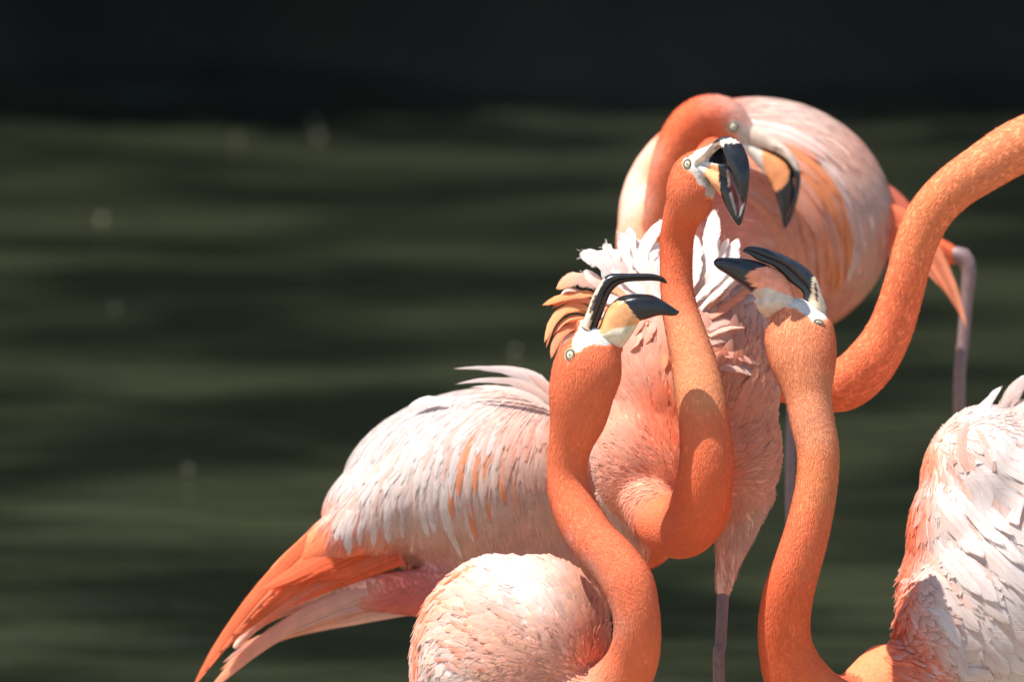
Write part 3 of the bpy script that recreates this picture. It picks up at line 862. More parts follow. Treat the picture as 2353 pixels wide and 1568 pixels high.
upA = ta.secs([((560, 960), (820, 1120), 24, 0), ((605, 880), (830, 1060), 26, 0), ((665, 735), (885, 890), 27, 0), ((745, 520), (960, 700), 26, 0), ((832, 335), (1030, 505), 25, 0), ((908, 218), (1085, 400), 24, -1),
               ((1000, 125), (1185, 298), 22, -1), ((1120, 93), (1300, 248), 21, -2), ((1350, 91), (1450, 228), 19, -3), ((1600, 91), (1620, 221), 17, -4), ((1760, 98), (1770, 219), 14, -4), ((1880, 130), (1880, 230), 11, -4),
               ((1960, 175), (1945, 250), 7, -4), ((2003, 240), (1998, 264), 3, -4)])
A.loft("upper_beak", upA, regions(BLACK, [
    (ta.poly([(540, 1000), (590, 860), (640, 740), (700, 600), (740, 500), (810, 340), (900, 225), (955, 165), (970, 190), (905, 310), (860, 400), (800, 560), (765, 720), (740, 850), (715, 1000), (720, 1100), (600, 1100)]), (0.60, 0.46, 0.32)),
    (ta.poly([(705, 790), (715, 700), (760, 560), (815, 430), (830, 440), (790, 600), (745, 730)]), (0.10, 0.055, 0.03)),
    (ta.poly([(850, 960), (900, 830), (930, 700), (985, 560), (1020, 540), (1000, 640), (960, 760), (900, 870)]), (0.10, 0.05, 0.05)),
], 3, 0.3), groove=(2.15, 0.55, 0.42))
loA = ta.secs([((720, 1220), (1240, 1350), 20, 4), ((790, 1110), (1395, 1150), 36, 2), ((870, 980), (1500, 975), 36, 2), ((985, 705), (1540, 905), 35, 1), ((1100, 570), (1562, 884), 33, 0), ((1230, 476), (1605, 868), 31, 0),
               ((1400, 438), (1700, 842), 29, -2), ((1600, 430), (1850, 797), 26, -3), ((1780, 460), (1960, 793), 22, -4), ((1930, 540), (2050, 800), 18, -4), ((2060, 625), (2140, 795), 12, -4), ((2150, 690), (2190, 757), 6, -4), ((2202, 718), (2207, 730), 2, -4)])
A.loft("lower_beak", loA, regions(BLACK, [
    (ta.poly([(600, 1400), (600, 1100), (770, 1090), (820, 1085), (1060, 1040), (1170, 985), (1300, 960), (1560, 880), (1560, 960), (1500, 1100), (1400, 1420)]), (0.62, 0.55, 0.40)),
    (ta.poly([(820, 1095), (870, 960), (930, 830), (1000, 690), (1080, 590), (1150, 535), (1205, 545), (1300, 575), (1370, 650), (1430, 720), (1490, 790), (1560, 885), (1500, 940), (1300, 985), (1170, 995), (1060, 1050), (900, 1095)]), WAX),
], 4, 1.1), ridges=((0.62, 0.10, 0.10), (1.7, 0.16, 0.05)))
A.eye((1310.5, 817), 8.2, 10.2, 0, far=(6, 0), pup=0.22, lid=1.5)
A.leg([(1190, 1950, 165, 15), (1186, 2000, 165, 15)]); A.leg([(1115, 1950, 300, 15), (1112, 2000, 300, 15)])
qA = np.array((1395.0, 1575.0, 20.0))


def flowA(p):
    d = unit(p - qA)
    k = np.clip((1080 - p[:, 0]) / 120, 0, 1)[:, None]
    return d * (1 - k) + unit(np.array((-0.25, 1.0, 0.35))) * k * 1.2


inA = lambda c, n: (c[:, 1] > 1240) * 1.0
A.fuzz(48000, 12, 2.8)
A.contour(1500, flowA, 58, 25, lambda c, n: inA(c, n) * ((c[:, 0] < 1300) | (c[:, 1] < 1480)), (0, 4), off=(0.3, 2.6), R=5, bright=0.11, tipc=(0.83, 0.46, 0.28), tint=0.8)
A.vanes(11000, flowA, 40, 4.8, inA, (0, 4), 0.25, 0.09, (0.84, 0.55, 0.42), 0.5)
A.contour(1600, flowA, 22, 7, lambda c, n: inA(c, n) * ((c[:, 1] > 1440) & (c[:, 0] > 1070)), (1, 8), R=4, Cn=3, jag=0.2, bright=0.08, tipc=(0.83, 0.52, 0.36), tint=0.7, jitter=0.3)
A.contour(230, flowA, 70, 30, lambda c, n: inA(c, n) * (n[:, 2] < 0.2) * (c[:, 1] < 1500) * (c[:, 0] > 1000), (0, 6), off=(0.5, 3.5), parts=True, R=8, Cn=6, bright=0.10, tipc=(0.84, 0.50, 0.32), tint=0.8)
A.contour(300, flowA, 64, 15, lambda c, n: inA(c, n) * (n[:, 2] < 0.2) * (c[:, 0] < 1150), (1, 6), off=(1, 4), R=7, Cn=4, bright=0.1, tipc=OR, tint=0.95, prof=longvane)
# long orange wing feathers down the left edge
pa = np.array([[(1085 - 22 * i, 1292 + 26 * i, 120), (985 - 7 * i, 1340 + 22 * i, 110), (945 + 9 * i, 1590 + 6 * i, 120)] for i in range(8)], float)
A.strands(pa, (0.0, 0.15, 0.3, 0.45, 0.58), 0.42, 30, lambda s, t, q: ((PEACH, OR) if (int(s * 7) % 3 == 0) else ((WHITE, PALE) if int(s * 7) % 3 == 1 else (PALE, PEACH))), off=(3, 8), lift=(0, 2), jag=0.1, jitter=5, prof=longvane, R=10)
A.finish()

# ================================================================== B: centre, facing the camera
tb = TF(1545.2, 307.8, 0.13861)
B_face = [(190, 420), (230, 370), (320, 350), (450, 225), (600, 195), (760, 160), (860, 95), (950, 70), (1200, 70), (1200, 1130), (830, 1130), (740, 1125), (660, 1065), (545, 1035), (510, 950), (550, 880), (470, 840), (400, 800), (360, 690), (280, 610), (200, 560)]
neckB = [(1650, 366, -14, 26), (1622, 378, -8, 40), (1594, 400, 0, 50), (1588, 432, 4, 56), (1583, 464, 14, 53), (1564, 506, 36, 42), (1555, 560, 54, 38.5), (1554, 640, 52, 37.5), (1561, 705, 38, 40.5), (1577, 770, 14, 46), (1593, 830, -10, 51.5),
         (1608, 905, -40, 58), (1619, 980, -60, 59), (1624, 1050, -66, 62.5), (1618, 1115, -54, 66), (1604, 1175, -20, 70), (1570, 1214, 36, 70), (1528, 1206, 96, 66), (1492, 1165, 170, 62), (1470, 1100, 260, 70)]
bodyB = [tube(slim(neckB, 7, 0.88)),
         ellipsoid((1580, 900, 390), (208, 300, 250)), ellipsoid((1560, 1030, 330), (205, 215, 190)), ellipsoid((1465, 1060, 260), (105, 140, 110)), ellipsoid((1680, 1040, 350), (115, 170, 160)),
         tube([(1700, 1130, 340, 85), (1688, 1220, 340, 50), (1672, 1300, 340, 29), (1662, 1362, 340, 19)], zs=0.9), tube([(1450, 1130, 360, 82), (1462, 1210, 380, 46), (1470, 1290, 400, 24)]),
         ellipsoid((1590, 760, 600), (120, 170, 160))]
strB = [((1590, 430), 70, OR), ((1555, 560), 50, ORD), ((1555, 660), 50, OR), ((1580, 780), 55, (0.80, 0.30, 0.14)), ((1605, 900), 55, (0.82, 0.33, 0.15)), ((1620, 1000), 60, OR), ((1625, 1100), 60, ORD), ((1600, 1200), 70, ORD), ((1520, 1230), 60, OR),
        ((1480, 1170, 185), 60, (0.80, 0.32, 0.18)), ((1440, 1080, 145), 70, PINK), ((1420, 980, 165), 60, (0.78, 0.36, 0.24)), ((1520, 1000, 165), 50, ORD), ((1530, 930, 165), 50, OR), ((1540, 1080, 145), 45, (0.82, 0.40, 0.24)),
        ((1420, 880, 185), 70, PINK), ((1500, 820, 185), 70, PINK), ((1450, 750, 185), 70, PALE), ((1500, 660, 235), 80, WHITE), ((1650, 650, 235), 80, WHITE), ((1690, 750, 205), 70, PINK), ((1730, 860, 205), 70, (0.77, 0.37, 0.255)), ((1700, 950, 205), 70, PINK),
        ((1740, 1000, 235), 60, PEACH), ((1730, 1100, 235), 70, (0.76, 0.40, 0.285)), ((1690, 1200, 335), 70, BLUSH), ((1660, 1350, 335), 60, PALE), ((1370, 1060, 285), 50, (0.70, 0.45, 0.36)), ((1450, 1230, 385), 60, (0.72, 0.50, 0.42)), ((1580, 760, 605), 160, BLUSH)]
B = Bird((1600, 1000, 280), "flamingo in the middle facing the camera, raised white ruff behind its curved neck", bodyB, neckB, 5.0, strB, [(tb.poly(B_face), IVORY), (tb.poly([(560, 545), (590, 450), (690, 310), (790, 250), (1000, 400), (1000, 700), (800, 600), (760, 500), (640, 510)]), BLACK)])
upB = tb.secs([((500, 240), (430, 600), 30, -20), ((640, 195), (560, 480), 30, -28), ((800, 130), (690, 330), 26, -36), ((950, 85), (800, 235), 22, -46), ((1120, 140), (828, 262), 18, -60), ((1225, 320), (868, 390), 17, -70), ((1270, 470), (935, 520), 16, -76),
               ((1281, 620), (1008, 680), 15, -80), ((1270, 800), (1078, 850), 13, -82), ((1255, 960), (1113, 985), 10, -82), ((1226, 1070), (1136, 1082), 7, -80), ((1192, 1138), (1165, 1136), 3, -80)])
B.loft("upper_beak", upB, regions(BLACK, [(tb.poly([(300, 700), (300, 190), (640, 160), (860, 90), (950, 60), (1120, 125), (1010, 150), (930, 140), (865, 165), (835, 215), (800, 215), (690, 290), (570, 440), (520, 540)]), (0.74, 0.60, 0.50)),
                                          (tb.poly([(680, 270), (720, 215), (775, 185), (770, 205), (730, 240)]), (0.22, 0.06, 0.05)),
                                          (tb.poly([(560, 560), (590, 450), (690, 310), (790, 245), (830, 260), (860, 420), (760, 600)]), (0.01, 0.008, 0.008))], 5, 0.5),
       ridges=((2.3, 0.10, 0.10), (1.35, 0.25, 0.07), (0.75, 0.10, 0.08)))
loB = tb.secs([((600, 470), (440, 660), 26, -22), ((740, 486), (560, 740), 28, -34), ((900, 500), (680, 900), 27, -42), ((1100, 620), (790, 1010), 26, -46), ((1220, 830), (835, 1095), 25, -50), ((1247, 1010), (890, 1222), 22, -54),
               ((1215, 1175), (960, 1352), 18, -58), ((1176, 1370), (1020, 1452), 13, -60), ((1150, 1470), (1065, 1505), 7, -60), ((1120, 1515), (1097, 1522), 3, -60)])
B.loft("lower_beak", loB, regions(BLACK, [(tb.poly([(300, 400), (600, 440), (650, 505), (530, 595), (500, 900), (300, 900)]), IVORY), (tb.poly([(480, 720), (530, 590), (640, 510), (740, 498), (768, 620), (780, 800), (800, 950), (818, 1045), (740, 965), (640, 830), (560, 700), (500, 800)]), (0.78, 0.36, 0.16)),
                                          (tb.poly([(890, 560), (960, 700), (1110, 1000), (1190, 1150), (1150, 1250), (1110, 1340), (1060, 1330), (1000, 1130), (940, 850)]), (0.085, 0.024, 0.022)),
                                          (tb.poly([(885, 590), (925, 590), (955, 850), (1010, 1110), (1080, 1330), (1090, 1400), (1060, 1370), (985, 1130), (925, 860)]), (0.22, 0.17, 0.155)),
                                          (tb.poly([(1150, 1150), (1195, 1150), (1185, 1230), (1120, 1370), (1095, 1370)]), (0.26, 0.25, 0.245))], 6, 0.5),  # last pale strip is a highlight painted into the beak
       groove=(1.35, 0.42, 0.55))
v, f = ellipsoid((*tb(760, 470)[:2], -8), (26, 30, 12)); link("mouth", np_mesh("mouth", B.world(v), f), M_MOUTH, B.root)
B.eye((1579.5, 377.5), 6.6, 8.6, 5, far=None, pup=0.25)
B.leg([(1664, 1345, 340, 13), (1661, 1380, 340, 14), (1656, 1480, 340, 13.5), (1652, 1568, 340, 14)]); B.leg([(1470, 1270, 400, 14), (1472, 1330, 410, 13), (1474, 1400, 420, 13)])
qB = np.array((1575.0, 1150.0, 120.0))


def flowB(p):
    d = unit(p - qB); low = np.clip((p[:, 1] - 1080) / 120, 0, 1)[:, None]
    return d * (1 - low) + unit(np.array((0.1, 1.0, 0.4))) * low


inB = lambda c, n: np.where(c[:, 1] < 1240, 1.0, 0.3)
B.fuzz(52000, 12, 2.9)
B.contour(1300, flowB, 66, 26, lambda c, n: inB(c, n) * (c[:, 1] < 1080), (0, 5), off=(0.4, 3), R=5, bright=0.07, tipc=(0.77, 0.42, 0.30), tint=0.5)
B.vanes(14000, flowB, 42, 4.8, lambda c, n: inB(c, n) * (n[:, 2] < 0.4), (0, 6), 0.24, 0.09, BLUSH, 0.5)
B.contour(190, flowB, 100, 34, lambda c, n: (n[:, 2] < 0.1) * (c[:, 1] < 980) * 1.0, (2, 14), off=(1, 6), parts=True, R=8, Cn=6, bright=0.07, tipc=(0.77, 0.42, 0.30), tint=0.6)
tc_ = TF(1243.4, 470.8, 0.23869)
W2 = (0.75, 0.665, 0.625)
hb = [
    ((560, 800, 120), (350, 600, 60), (165, 795, 70), 130, BLUSH, (0.84, 0.40, 0.2)), ((520, 870, 110), (330, 800, 50), (40, 952, 60), 85, (0.84, 0.38, 0.18), (0.86, 0.33, 0.11)),
    ((480, 1020, 110), (150, 850, 40), (42, 1285, 70), 92, (0.88, 0.36, 0.14), (0.88, 0.42, 0.2)), ((450, 1090, 110), (230, 1020, 60), (122, 1240, 70), 58, (0.82, 0.32, 0.13), PEACH),
    ((430, 1160, 110), (150, 1120, 50), (100, 1450, 80), 78, (0.82, 0.30, 0.12), PEACH), ((430, 1230, 120), (190, 1230, 70), (155, 1452, 90), 50, PALE, BLUSH), ((420, 850, 130), (240, 760, 90), (192, 860, 90), 45, PALE, WHITE),
    ((500, 940, 112), (330, 850, 60), (120, 960, 60), 60, PEACH, OR), ((470, 1110, 116), (300, 1060, 60), (180, 1160, 80), 50, OR, PEACH),
    ((700, 790, 130), (600, 420, 60), (388, 470, 70), 170, W2, W2), ((760, 780, 140), (720, 540, 80), (610, 388, 90), 140, W2, W2), ((850, 800, 150), (800, 520, 90), (770, 285, 110), 120, W2, W2),
    ((920, 780, 150), (880, 420, 90), (845, 235, 110), 112, W2, W2), ((980, 720, 160), (930, 320, 110), (1190, 145, 120), 120, W2, W2), ((1040, 740, 150), (1000, 480, 90), (1110, 365, 100), 130, W2, W2),
    ((880, 900, 130), (830, 640, 70), (742, 440, 90), 90, PALE, W2), ((1080, 860, 130), (1000, 650, 70), (955, 500, 80), 100, BLUSH, W2), ((1000, 900, 120), (960, 720, 70), (930, 600, 80), 90, PALE, W2),
    ((1100, 800, 140), (1090, 600, 90), (1085, 430, 100), 110, W2, W2), ((640, 860, 120), (540, 720, 60), (420, 640, 60), 100, PALE, W2), ((760, 900, 118), (690, 760, 60), (640, 640, 66), 100, BLUSH, W2),
    ((1560, 900, 160), (1590, 450, 90), (1655, 80, 120), 200, W2, W2), ((1500, 720, 160), (1490, 450, 100), (1468, 295, 110), 105, W2, W2), ((1640, 820, 150), (1760, 600, 80), (1885, 345, 100), 130, W2, W2),
    ((1590, 850, 150), (1680, 520, 80), (1790, 340, 110), 120, W2, W2), ((1550, 870, 140), (1550, 650, 80), (1515, 430, 90), 95, BLUSH, W2), ((1600, 1000, 130), (1660, 830, 70), (1810, 670, 80), 110, (0.82, 0.38, 0.22), PEACH),
    ((1600, 1080, 120), (1800, 900, 60), (2030, 770, 80), 115, PINK, PEACH), ((1640, 1000, 120), (1760, 820, 64), (1940, 660, 90), 100, PALE, BLUSH), ((1600, 1200, 110), (1770, 1020, 40), (1988, 1078, 60), 90, BLUSH, PINK),
    ((1620, 1330, 100), (1800, 1160, 30), (2085, 1245, 50), 92, BLUSH, PEACH), ((1680, 1440, 100), (1860, 1350, 40), (2080, 1530, 60), 90, PINK, PALE), ((1700, 1560, 90), (1900, 1500, 36), (2060, 1620, 60), 90, PALE, BLUSH),
    ((1610, 1260, 105), (1780, 1120, 44), (1960, 1180, 60), 70, PALE, PALE), ((900, 1250, 90), (960, 1150, 50), (980, 1060, 70), 60, PINK, PALE), ((1000, 1330, 80), (1060, 1230, 40), (1090, 1130, 60), 66, PINK, PALE),
    ((1180, 1580, 50), (1190, 1500, 22), (1190, 1430, 40), 60, (0.80, 0.30, 0.15), OR), ((860, 1400, 80), (930, 1330, 40), (960, 1240, 60), 66, PINK, PALE),
]
hb = [(a, b, c, w * 1.3, c0, c1) for a, b, c, w, c0, c1 in hb]
hb = [(a, b, tuple(np.array(c) + 0.10 * (np.array(c) - np.array(b))), w, c0, c1) for a, b, c, w, c0, c1 in hb]
flat = lambda r: abs(r[2][0] - r[0][0]) > 1.2 * abs(r[2][1] - r[0][1])
hb = [(a, b, c, w * (1.05 if k < 9 else (1.5 if flat((a, b, c)) else 1.0)), c0, c1) for k, (a, b, c, w, c0, c1) in enumerate(hb)]
CURL = ((0.84, 0.30, 0.15), (0.86, 0.235, 0.09))
more = []
for a, b, c, w, c0, c1 in hb[:9]:
    d = np.array((rng.normal() * 12, 26 + rng.normal() * 10, 0))
    more.append((tuple(np.array(a) + d), tuple(np.array(b) + d * 1.2), tuple(np.array(c) + d * 1.3 + np.array((30, 0, 0))), w * 0.55, CURL[0], CURL[1]))
B.hand(more, tc_, jag=0.2, drape=352, nrm=(-0.2, -0.6, -0.8), prof=longvane)
B.hand(hb[:9], tc_, jag=0.2, drape=350, nrm=(-0.2, -0.6, -0.8), prof=longvane)
flat = lambda r: abs(r[2][0] - r[0][0]) > 1.2 * abs(r[2][1] - r[0][1])
ruff = []
for k in range(46):
    an = math.radians(-88 + 150 * (k + rng.random()) / 46); r0 = rng.uniform(70, 120); r1 = rng.uniform(195, 250) * (1.0 if abs(an) < 0.7 else 0.9)
    o = np.array((1562.0, 768.0)); dr = np.array((math.sin(an), -math.cos(an))); sw = np.array((dr[1], -dr[0])) * rng.normal() * 16
    q0, q1, q2 = o + dr * r0, o + dr * (r0 + r1) * 0.55 + sw, o + dr * r1 + sw * 1.6 + np.array((0, 14 * abs(math.sin(an))))
    cl = (PEACH, ORL) if an < -1.0 and k % 2 else ((BLUSH, W2) if k % 3 else (W2, W2))
    ruff.append(((*q0, 300), (*q1, 260), (*q2, 280), rng.uniform(22, 38), cl[0], cl[1]))
B.hand(ruff, None, jag=0.3, drape=334, nrm=(-0.2, -0.8, -1.0), prof=longvane)
B.hand([r for r in hb[9:] if not flat(r)], tc_, jag=0.3, drape=330, nrm=(-0.25, -0.8, -1.0))
B.hand([r for r in hb[9:] if flat(r)], tc_, jag=0.25, drape=330, nrm=(-0.1, -0.55, -1.0), prof=longvane)
# wispy barbs fraying from the white ruff
w0 = []
for a, b, c, w, c0, c1 in hb[9:26]:
    for k in range(7):
        t = rng.uniform(0.5, 0.98); q = (1 - t) ** 2 * np.array(a) + 2 * t * (1 - t) * np.array(b) + t * t * np.array(c)
        d = unit((np.array(c) - np.array(b))[None])[0]; sd = np.array((-d[1], d[0], 0)) * rng.choice((-1, 1)); q = q + sd * w * 0.12
        q[2] = 315; e = q + d * rng.uniform(30, 70) + sd * rng.uniform(10, 45)
        w0.append((tuple(q), tuple((q + e) / 2 + d * 8), tuple(e), 6, W2, W2))
pos = [feathers(*(np.array([tc_(*q)]) for q in (a, b, c)), np.array([(0, -0.2, -1.0)]), np.array([w * tc_.k]), np.array([c0]), np.array([c1]), 4, 2, 0, 0, prof=pointed) for a, b, c, w, c0, c1 in w0]
B.mass.append((np.vstack([q[0] for q in pos]), np.vstack([q[1] for q in pos]), np.vstack([q[2] for q in pos]), 4, 2, M_FEATHER))
B.finish()

# ================================================================== C: front right
tcc = TF(1623.7, 549.3, 0.14631)
C_face = [(700, 600), (1900, 600), (1900, 1000), (1890, 1210), (1870, 1270), (1650, 1310), (1600, 1240), (1500, 1160), (1400, 1090), (1200, 1065), (1000, 1085), (885, 1110), (850, 1190), (770, 1090)]
neckC = [(1826, 730, 44, 58), (1830, 748, 40, 74), (1837, 775, 34, 82), (1845, 825, 20, 79), (1852, 870, 8, 66), (1858, 915, -2, 54), (1867, 970, -14, 51), (1880, 1040, -28, 49), (1877, 1110, -40, 48.5), (1867, 1170, -46, 50), (1850, 1240, -48, 52.5),
         (1830, 1305, -40, 55), (1812, 1365, -26, 58), (1802, 1430, -4, 60), (1806, 1492, 18, 63), (1830, 1560, 46, 74), (1885, 1625, 96, 84), (1965, 1640, 160, 92), (2060, 1580, 250, 110)]
bodyC = [tube(slim(neckC, 7, 0.72)), tube([(1850, 745, 40, 46), (1872, 718, 48, 28), (1884, 704, 52, 20)], zs=0.7),
         ellipsoid((2300, 1400, 440), (240, 300, 240)), ellipsoid((2420, 1210, 530), (270, 300, 270)), ellipsoid((2150, 1500, 310), (100, 200, 130)), ellipsoid((2272, 1120, 470), (158, 190, 190)), ellipsoid((2232, 1255, 440), (150, 215, 185)), ellipsoid((2560, 1050, 660), (200, 190, 220)),
         tube([(2330, 1640, 410, 90), (2320, 1800, 430, 46), (2316, 1900, 430, 17)]), tube([(2450, 1620, 530, 90), (2448, 1800, 550, 46), (2446, 1900, 550, 17)])]
strC = [((1840, 800), 100, (0.80, 0.29, 0.14)), ((1920, 800), 40, ORD), ((1870, 960), 60, (0.80, 0.32, 0.17)), ((1880, 1100), 60, (0.78, 0.25, 0.10)), ((1850, 1240), 60, OR), ((1810, 1400), 70, ORD), ((1810, 1520), 80, ORD), ((1900, 1640), 90, OR), ((2040, 1560), 60, OR, 2.0), ((1985, 1600), 70, OR, 2.0), ((2080, 1520), 40, OR, 1.5),
        ((2064, 1450), 32, OR, 3.0), ((2068, 1350), 34, OR, 3.0), ((2072, 1260), 32, OR, 3.0), ((2095, 1190), 30, OR, 3.0), ((2110, 1100), 30, ORL), ((2130, 1050), 26, PEACH), ((2160, 1130), 40, BLUSH), ((2180, 1000), 40, PALE), ((2250, 950), 60, WHITE), ((2330, 930), 60, BLUSH),
        ((2200, 1200), 70, WHITE), ((2300, 1100), 80, WHITE), ((2300, 1300), 90, WHITE), ((2130, 1330), 50, BLUSH), ((2130, 1430), 40, PALE), ((2200, 1450), 60, BLUSH), ((2300, 1500), 80, BLUSH), ((2120, 1530), 40, OR), ((2500, 1200), 160, BLUSH)]
Cb = Bird((2340, 1400, 360), "flamingo in front at the right edge, head thrown back, white ruffled wing", bodyC, neckC, 5.0, strC, [(tcc.poly(C_face), IVORY)])
upC = tcc.secs([(a, b, w, z + 50) for a, b, w, z in [((1880, 1220), (1480, 1120), 24, 0), ((1862, 1020), (1512, 1000), 26, 0), ((1815, 870), (1506, 850), 27, 0), ((1745, 670), (1425, 765), 26, 0), ((1680, 570), (1315, 682), 25, 0), ((1560, 450), (1190, 555), 24, -1), ((1400, 345), (1060, 440), 22, -2),
                ((1200, 245), (920, 380), 20, -3), ((1000, 170), (800, 335), 17, -4), ((830, 128), (710, 272), 14, -4), ((690, 113), (630, 225), 10, -4), ((600, 138), (580, 205), 6, -4), ((566, 178), (563, 192), 2, -4)]])
Cb.loft("upper_beak", upC, regions((0.018, 0.021, 0.025), [(tcc.poly([(1570, 1030), (1640, 860), (1655, 700), (1650, 600), (1690, 585), (1760, 650), (1830, 800), (1880, 1000), (1920, 1240), (1500, 1240), (1510, 1080)]), (0.56, 0.46, 0.32)),
                                                           (tcc.poly([(1690, 690), (1720, 690), (1750, 850), (1755, 930), (1735, 985), (1710, 960), (1705, 850)]), (0.10, 0.03, 0.03))], 7, 0.3), groove=(2.0, 0.55, 0.45))
loC = tcc.secs([(a, b, w, z + 46) for a, b, w, z in [((1500, 1150), (900, 1230), 20, 6), ((1420, 1010), (778, 1060), 37, 2), ((1388, 920), (772, 935), 37, 2), ((1345, 770), (742, 890), 35, 1), ((1280, 640), (650, 800), 33, 0), ((1150, 505), (560, 733), 31, 0), ((1000, 425), (460, 660), 29, -2), ((820, 355), (360, 590), 26, -3),
                ((620, 312), (270, 530), 23, -4), ((430, 296), (195, 485), 19, -5), ((270, 292), (145, 440), 14, -5), ((170, 300), (118, 405), 8, -5), ((118, 338), (108, 372), 3, -5)]])
Cb.loft("lower_beak", loC, regions((0.020, 0.023, 0.027), [(tcc.poly([(740, 810), (850, 760), (1000, 760), (1150, 815), (1300, 900), (1395, 930), (1600, 1000), (1600, 1300), (800, 1300), (700, 940)]), (0.62, 0.50, 0.38)),
                                                           (tcc.poly([(620, 570), (700, 510), (800, 470), (900, 445), (1000, 435), (1070, 450), (1190, 530), (1290, 640), (1350, 770), (1400, 930), (1290, 900), (1150, 820), (1000, 770), (850, 770), (780, 800), (690, 700), (625, 640)]), CORAL)], 8, 1.1),
        ridges=((1.1, 0.08, 0.03), (1.9, 0.3, 0.05)))
Cb.eye((1880.5, 741), 8.5, 4.2, 5, far=(-10, 6), pup=0.22, lid=1.45)
Cb.leg([(2316, 1890, 430, 15), (2314, 1960, 430, 15)]); Cb.leg([(2446, 1890, 550, 15), (2444, 1960, 550, 15)])


def flowC(p):
    low = np.clip((p[:, 1] - 1250) / 200, 0, 1)[:, None]; up = np.clip((1040 - p[:, 1]) / 120, 0, 1)[:, None]
    return unit(np.array((0.55, 0.80, 0.15))) * (1 - low) * (1 - up) + unit(np.array((0.85, 0.45, 0.3))) * low + unit(np.array((0.5, -0.5, 0.3))) * up


Cb.fuzz(46000, 12, 2.8, tipmix=0.4)
visC = lambda c, n: np.where((c[:, 0] < 2480) & (n[:, 2] < 0.35), 1.0, 0.35) * (c[:, 0] > 2035)
Cb.contour(900, flowC, 80, 26, lambda c, n: visC(c, n) * np.where(c[:, 0] < 2400, 0.25, 1.0), (0, 4), off=(0.4, 3), R=6, Cn=5, bright=0.04, tipc=WHITE, tint=0.6)
Cb.vanes(9000, flowC, 46, 4.6, visC, (0, 4), 0.18, 0.06, WHITE, 0.6)
Cb.contour(700, flowC, 40, 18, lambda c, n: visC(c, n) * (c[:, 1] > 1290) * (c[:, 0] < 2290), (1, 8), R=5, Cn=4, bright=0.06, tipc=WHITE, tint=0.7, jitter=0.25)
ce = catmull(np.array([(2235, 925), (2180, 970), (2135, 1035), (2108, 1110), (2092, 1190), (2078, 1270), (2074, 1350), (2084, 1420)], float), step=18)
pc = np.array([[(x + 40, y + 10, 310), (x + 110 + 0.10 * (1400 - y), y + 150, 170), (x + 330 + 0.25 * (1400 - y), y + 430 - 0.25 * (y - 930), 170)] for x, y in ce], float)


def colC(s, t, q):
    k = rng.random()
    if t < 0.2: return (PALE, BLUSH) if k < 0.6 else (BLUSH, WHITE)
    return (BLUSH, W2) if k < 0.45 else (W2, W2)


JUMP = 3.4
plumes = pc[::2]
Cb.strands(pc, (0.62, 0.5, 0.38, 0.26, 0.14, 0.02), 0.42, 42, colC, off=(0.5, 4), lift=(0, 5), jitter=9, jag=0.2, R=10, Cn=6, prof=longvane)
Cb.strands(plumes, (0.60, 0.42, 0.22, 0.06), 0.46, 58, lambda s, t, q: (BLUSH, W2) if rng.random() < 0.4 else (W2, W2), off=(1, 9), lift=(3, 14), jitter=14, jag=0.3, R=11, Cn=6, prof=longvane)
JUMP = 2.1
Cb.contour(420, flowC, 46, 17, lambda c, n: (c[:, 1] > 1330) * (c[:, 0] < 2110 + (c[:, 1] - 1330) * 0.75) * (c[:, 0] > 2075) * (n[:, 2] < 0.2) * 1.0, (0, 5), off=(3, 6), R=6, Cn=4, bright=0.07, tipc=(0.80, 0.72, 0.68), tint=0.8, jitter=0.2)
Cb.contour(260, flowC, 34, 12, lambda c, n: (c[:, 0] < np.interp(c[:, 1], [930, 1040, 1190, 1350, 1600], [2250, 2165, 2112, 2098, 2120])) * (c[:, 0] > 2030) * (c[:, 1] > 930) * (n[:, 2] < 0.4) * 1.0, (0, 1.5), off=(1.5, 3), R=5, Cn=4, bright=0.05, tipc=ORL, tint=0.4)
tv = TF(1931.5, 845.0, 0.46094)
Cb.hand([((690, 480, 250), (640, 230, 215), (806, 92, 250), 80, WHITE, WHITE), ((570, 480, 230), (520, 300, 195), (628, 196, 225), 70, PALE, WHITE), ((800, 480, 280), (780, 170, 240), (945, 30, 300), 100, PALE, WHITE),
         ((900, 520, 260), (850, 280, 220), (985, 110, 280), 100, BLUSH, WHITE), ((640, 520, 220), (585, 350, 180), (640, 270, 190), 80, PALE, BLUSH), ((760, 520, 250), (700, 290, 215), (900, 150, 250), 80, BLUSH, W2)], tv, jag=0.25, prof=longvane, drape=520)
Cb.finish()

# ================================================================== D: back, bending its head down
td = TF(1388.3, 181.1, 0.23098)
ZD = 2000.0
D_face = [(1230, 430), (1300, 400), (1370, 430), (1440, 480), (1480, 450), (1700, 560), (1800, 900), (1560, 900), (1470, 830), (1380, 690), (1320, 560), (1240, 540)]
neckD = [(1728, 322, ZD - 180, 26), (1702, 302, ZD - 180, 37), (1668, 274, ZD - 180, 48), (1630, 263, ZD - 180, 47), (1590, 283, ZD - 175, 49), (1560, 322, ZD - 170, 46), (1539, 375, ZD - 165, 43), (1526, 430, ZD - 150, 41), (1519, 490, ZD - 130, 41), (1520, 560, ZD - 90, 48), (1560, 640, ZD - 30, 80)]
bodyD = [tube(neckD), ellipsoid((1737, 508, ZD + 130), (318, 286, 250)), ellipsoid((1600, 560, ZD + 60), (185, 200, 170)), tube([(1850, 640, ZD + 60, 95), (1835, 770, ZD + 40, 62), (1822, 880, ZD + 40, 26)]),
         tube([(2000, 520, ZD + 250, 70), (2110, 560, ZD + 260, 40), (2195, 590, ZD + 260, 22)])]
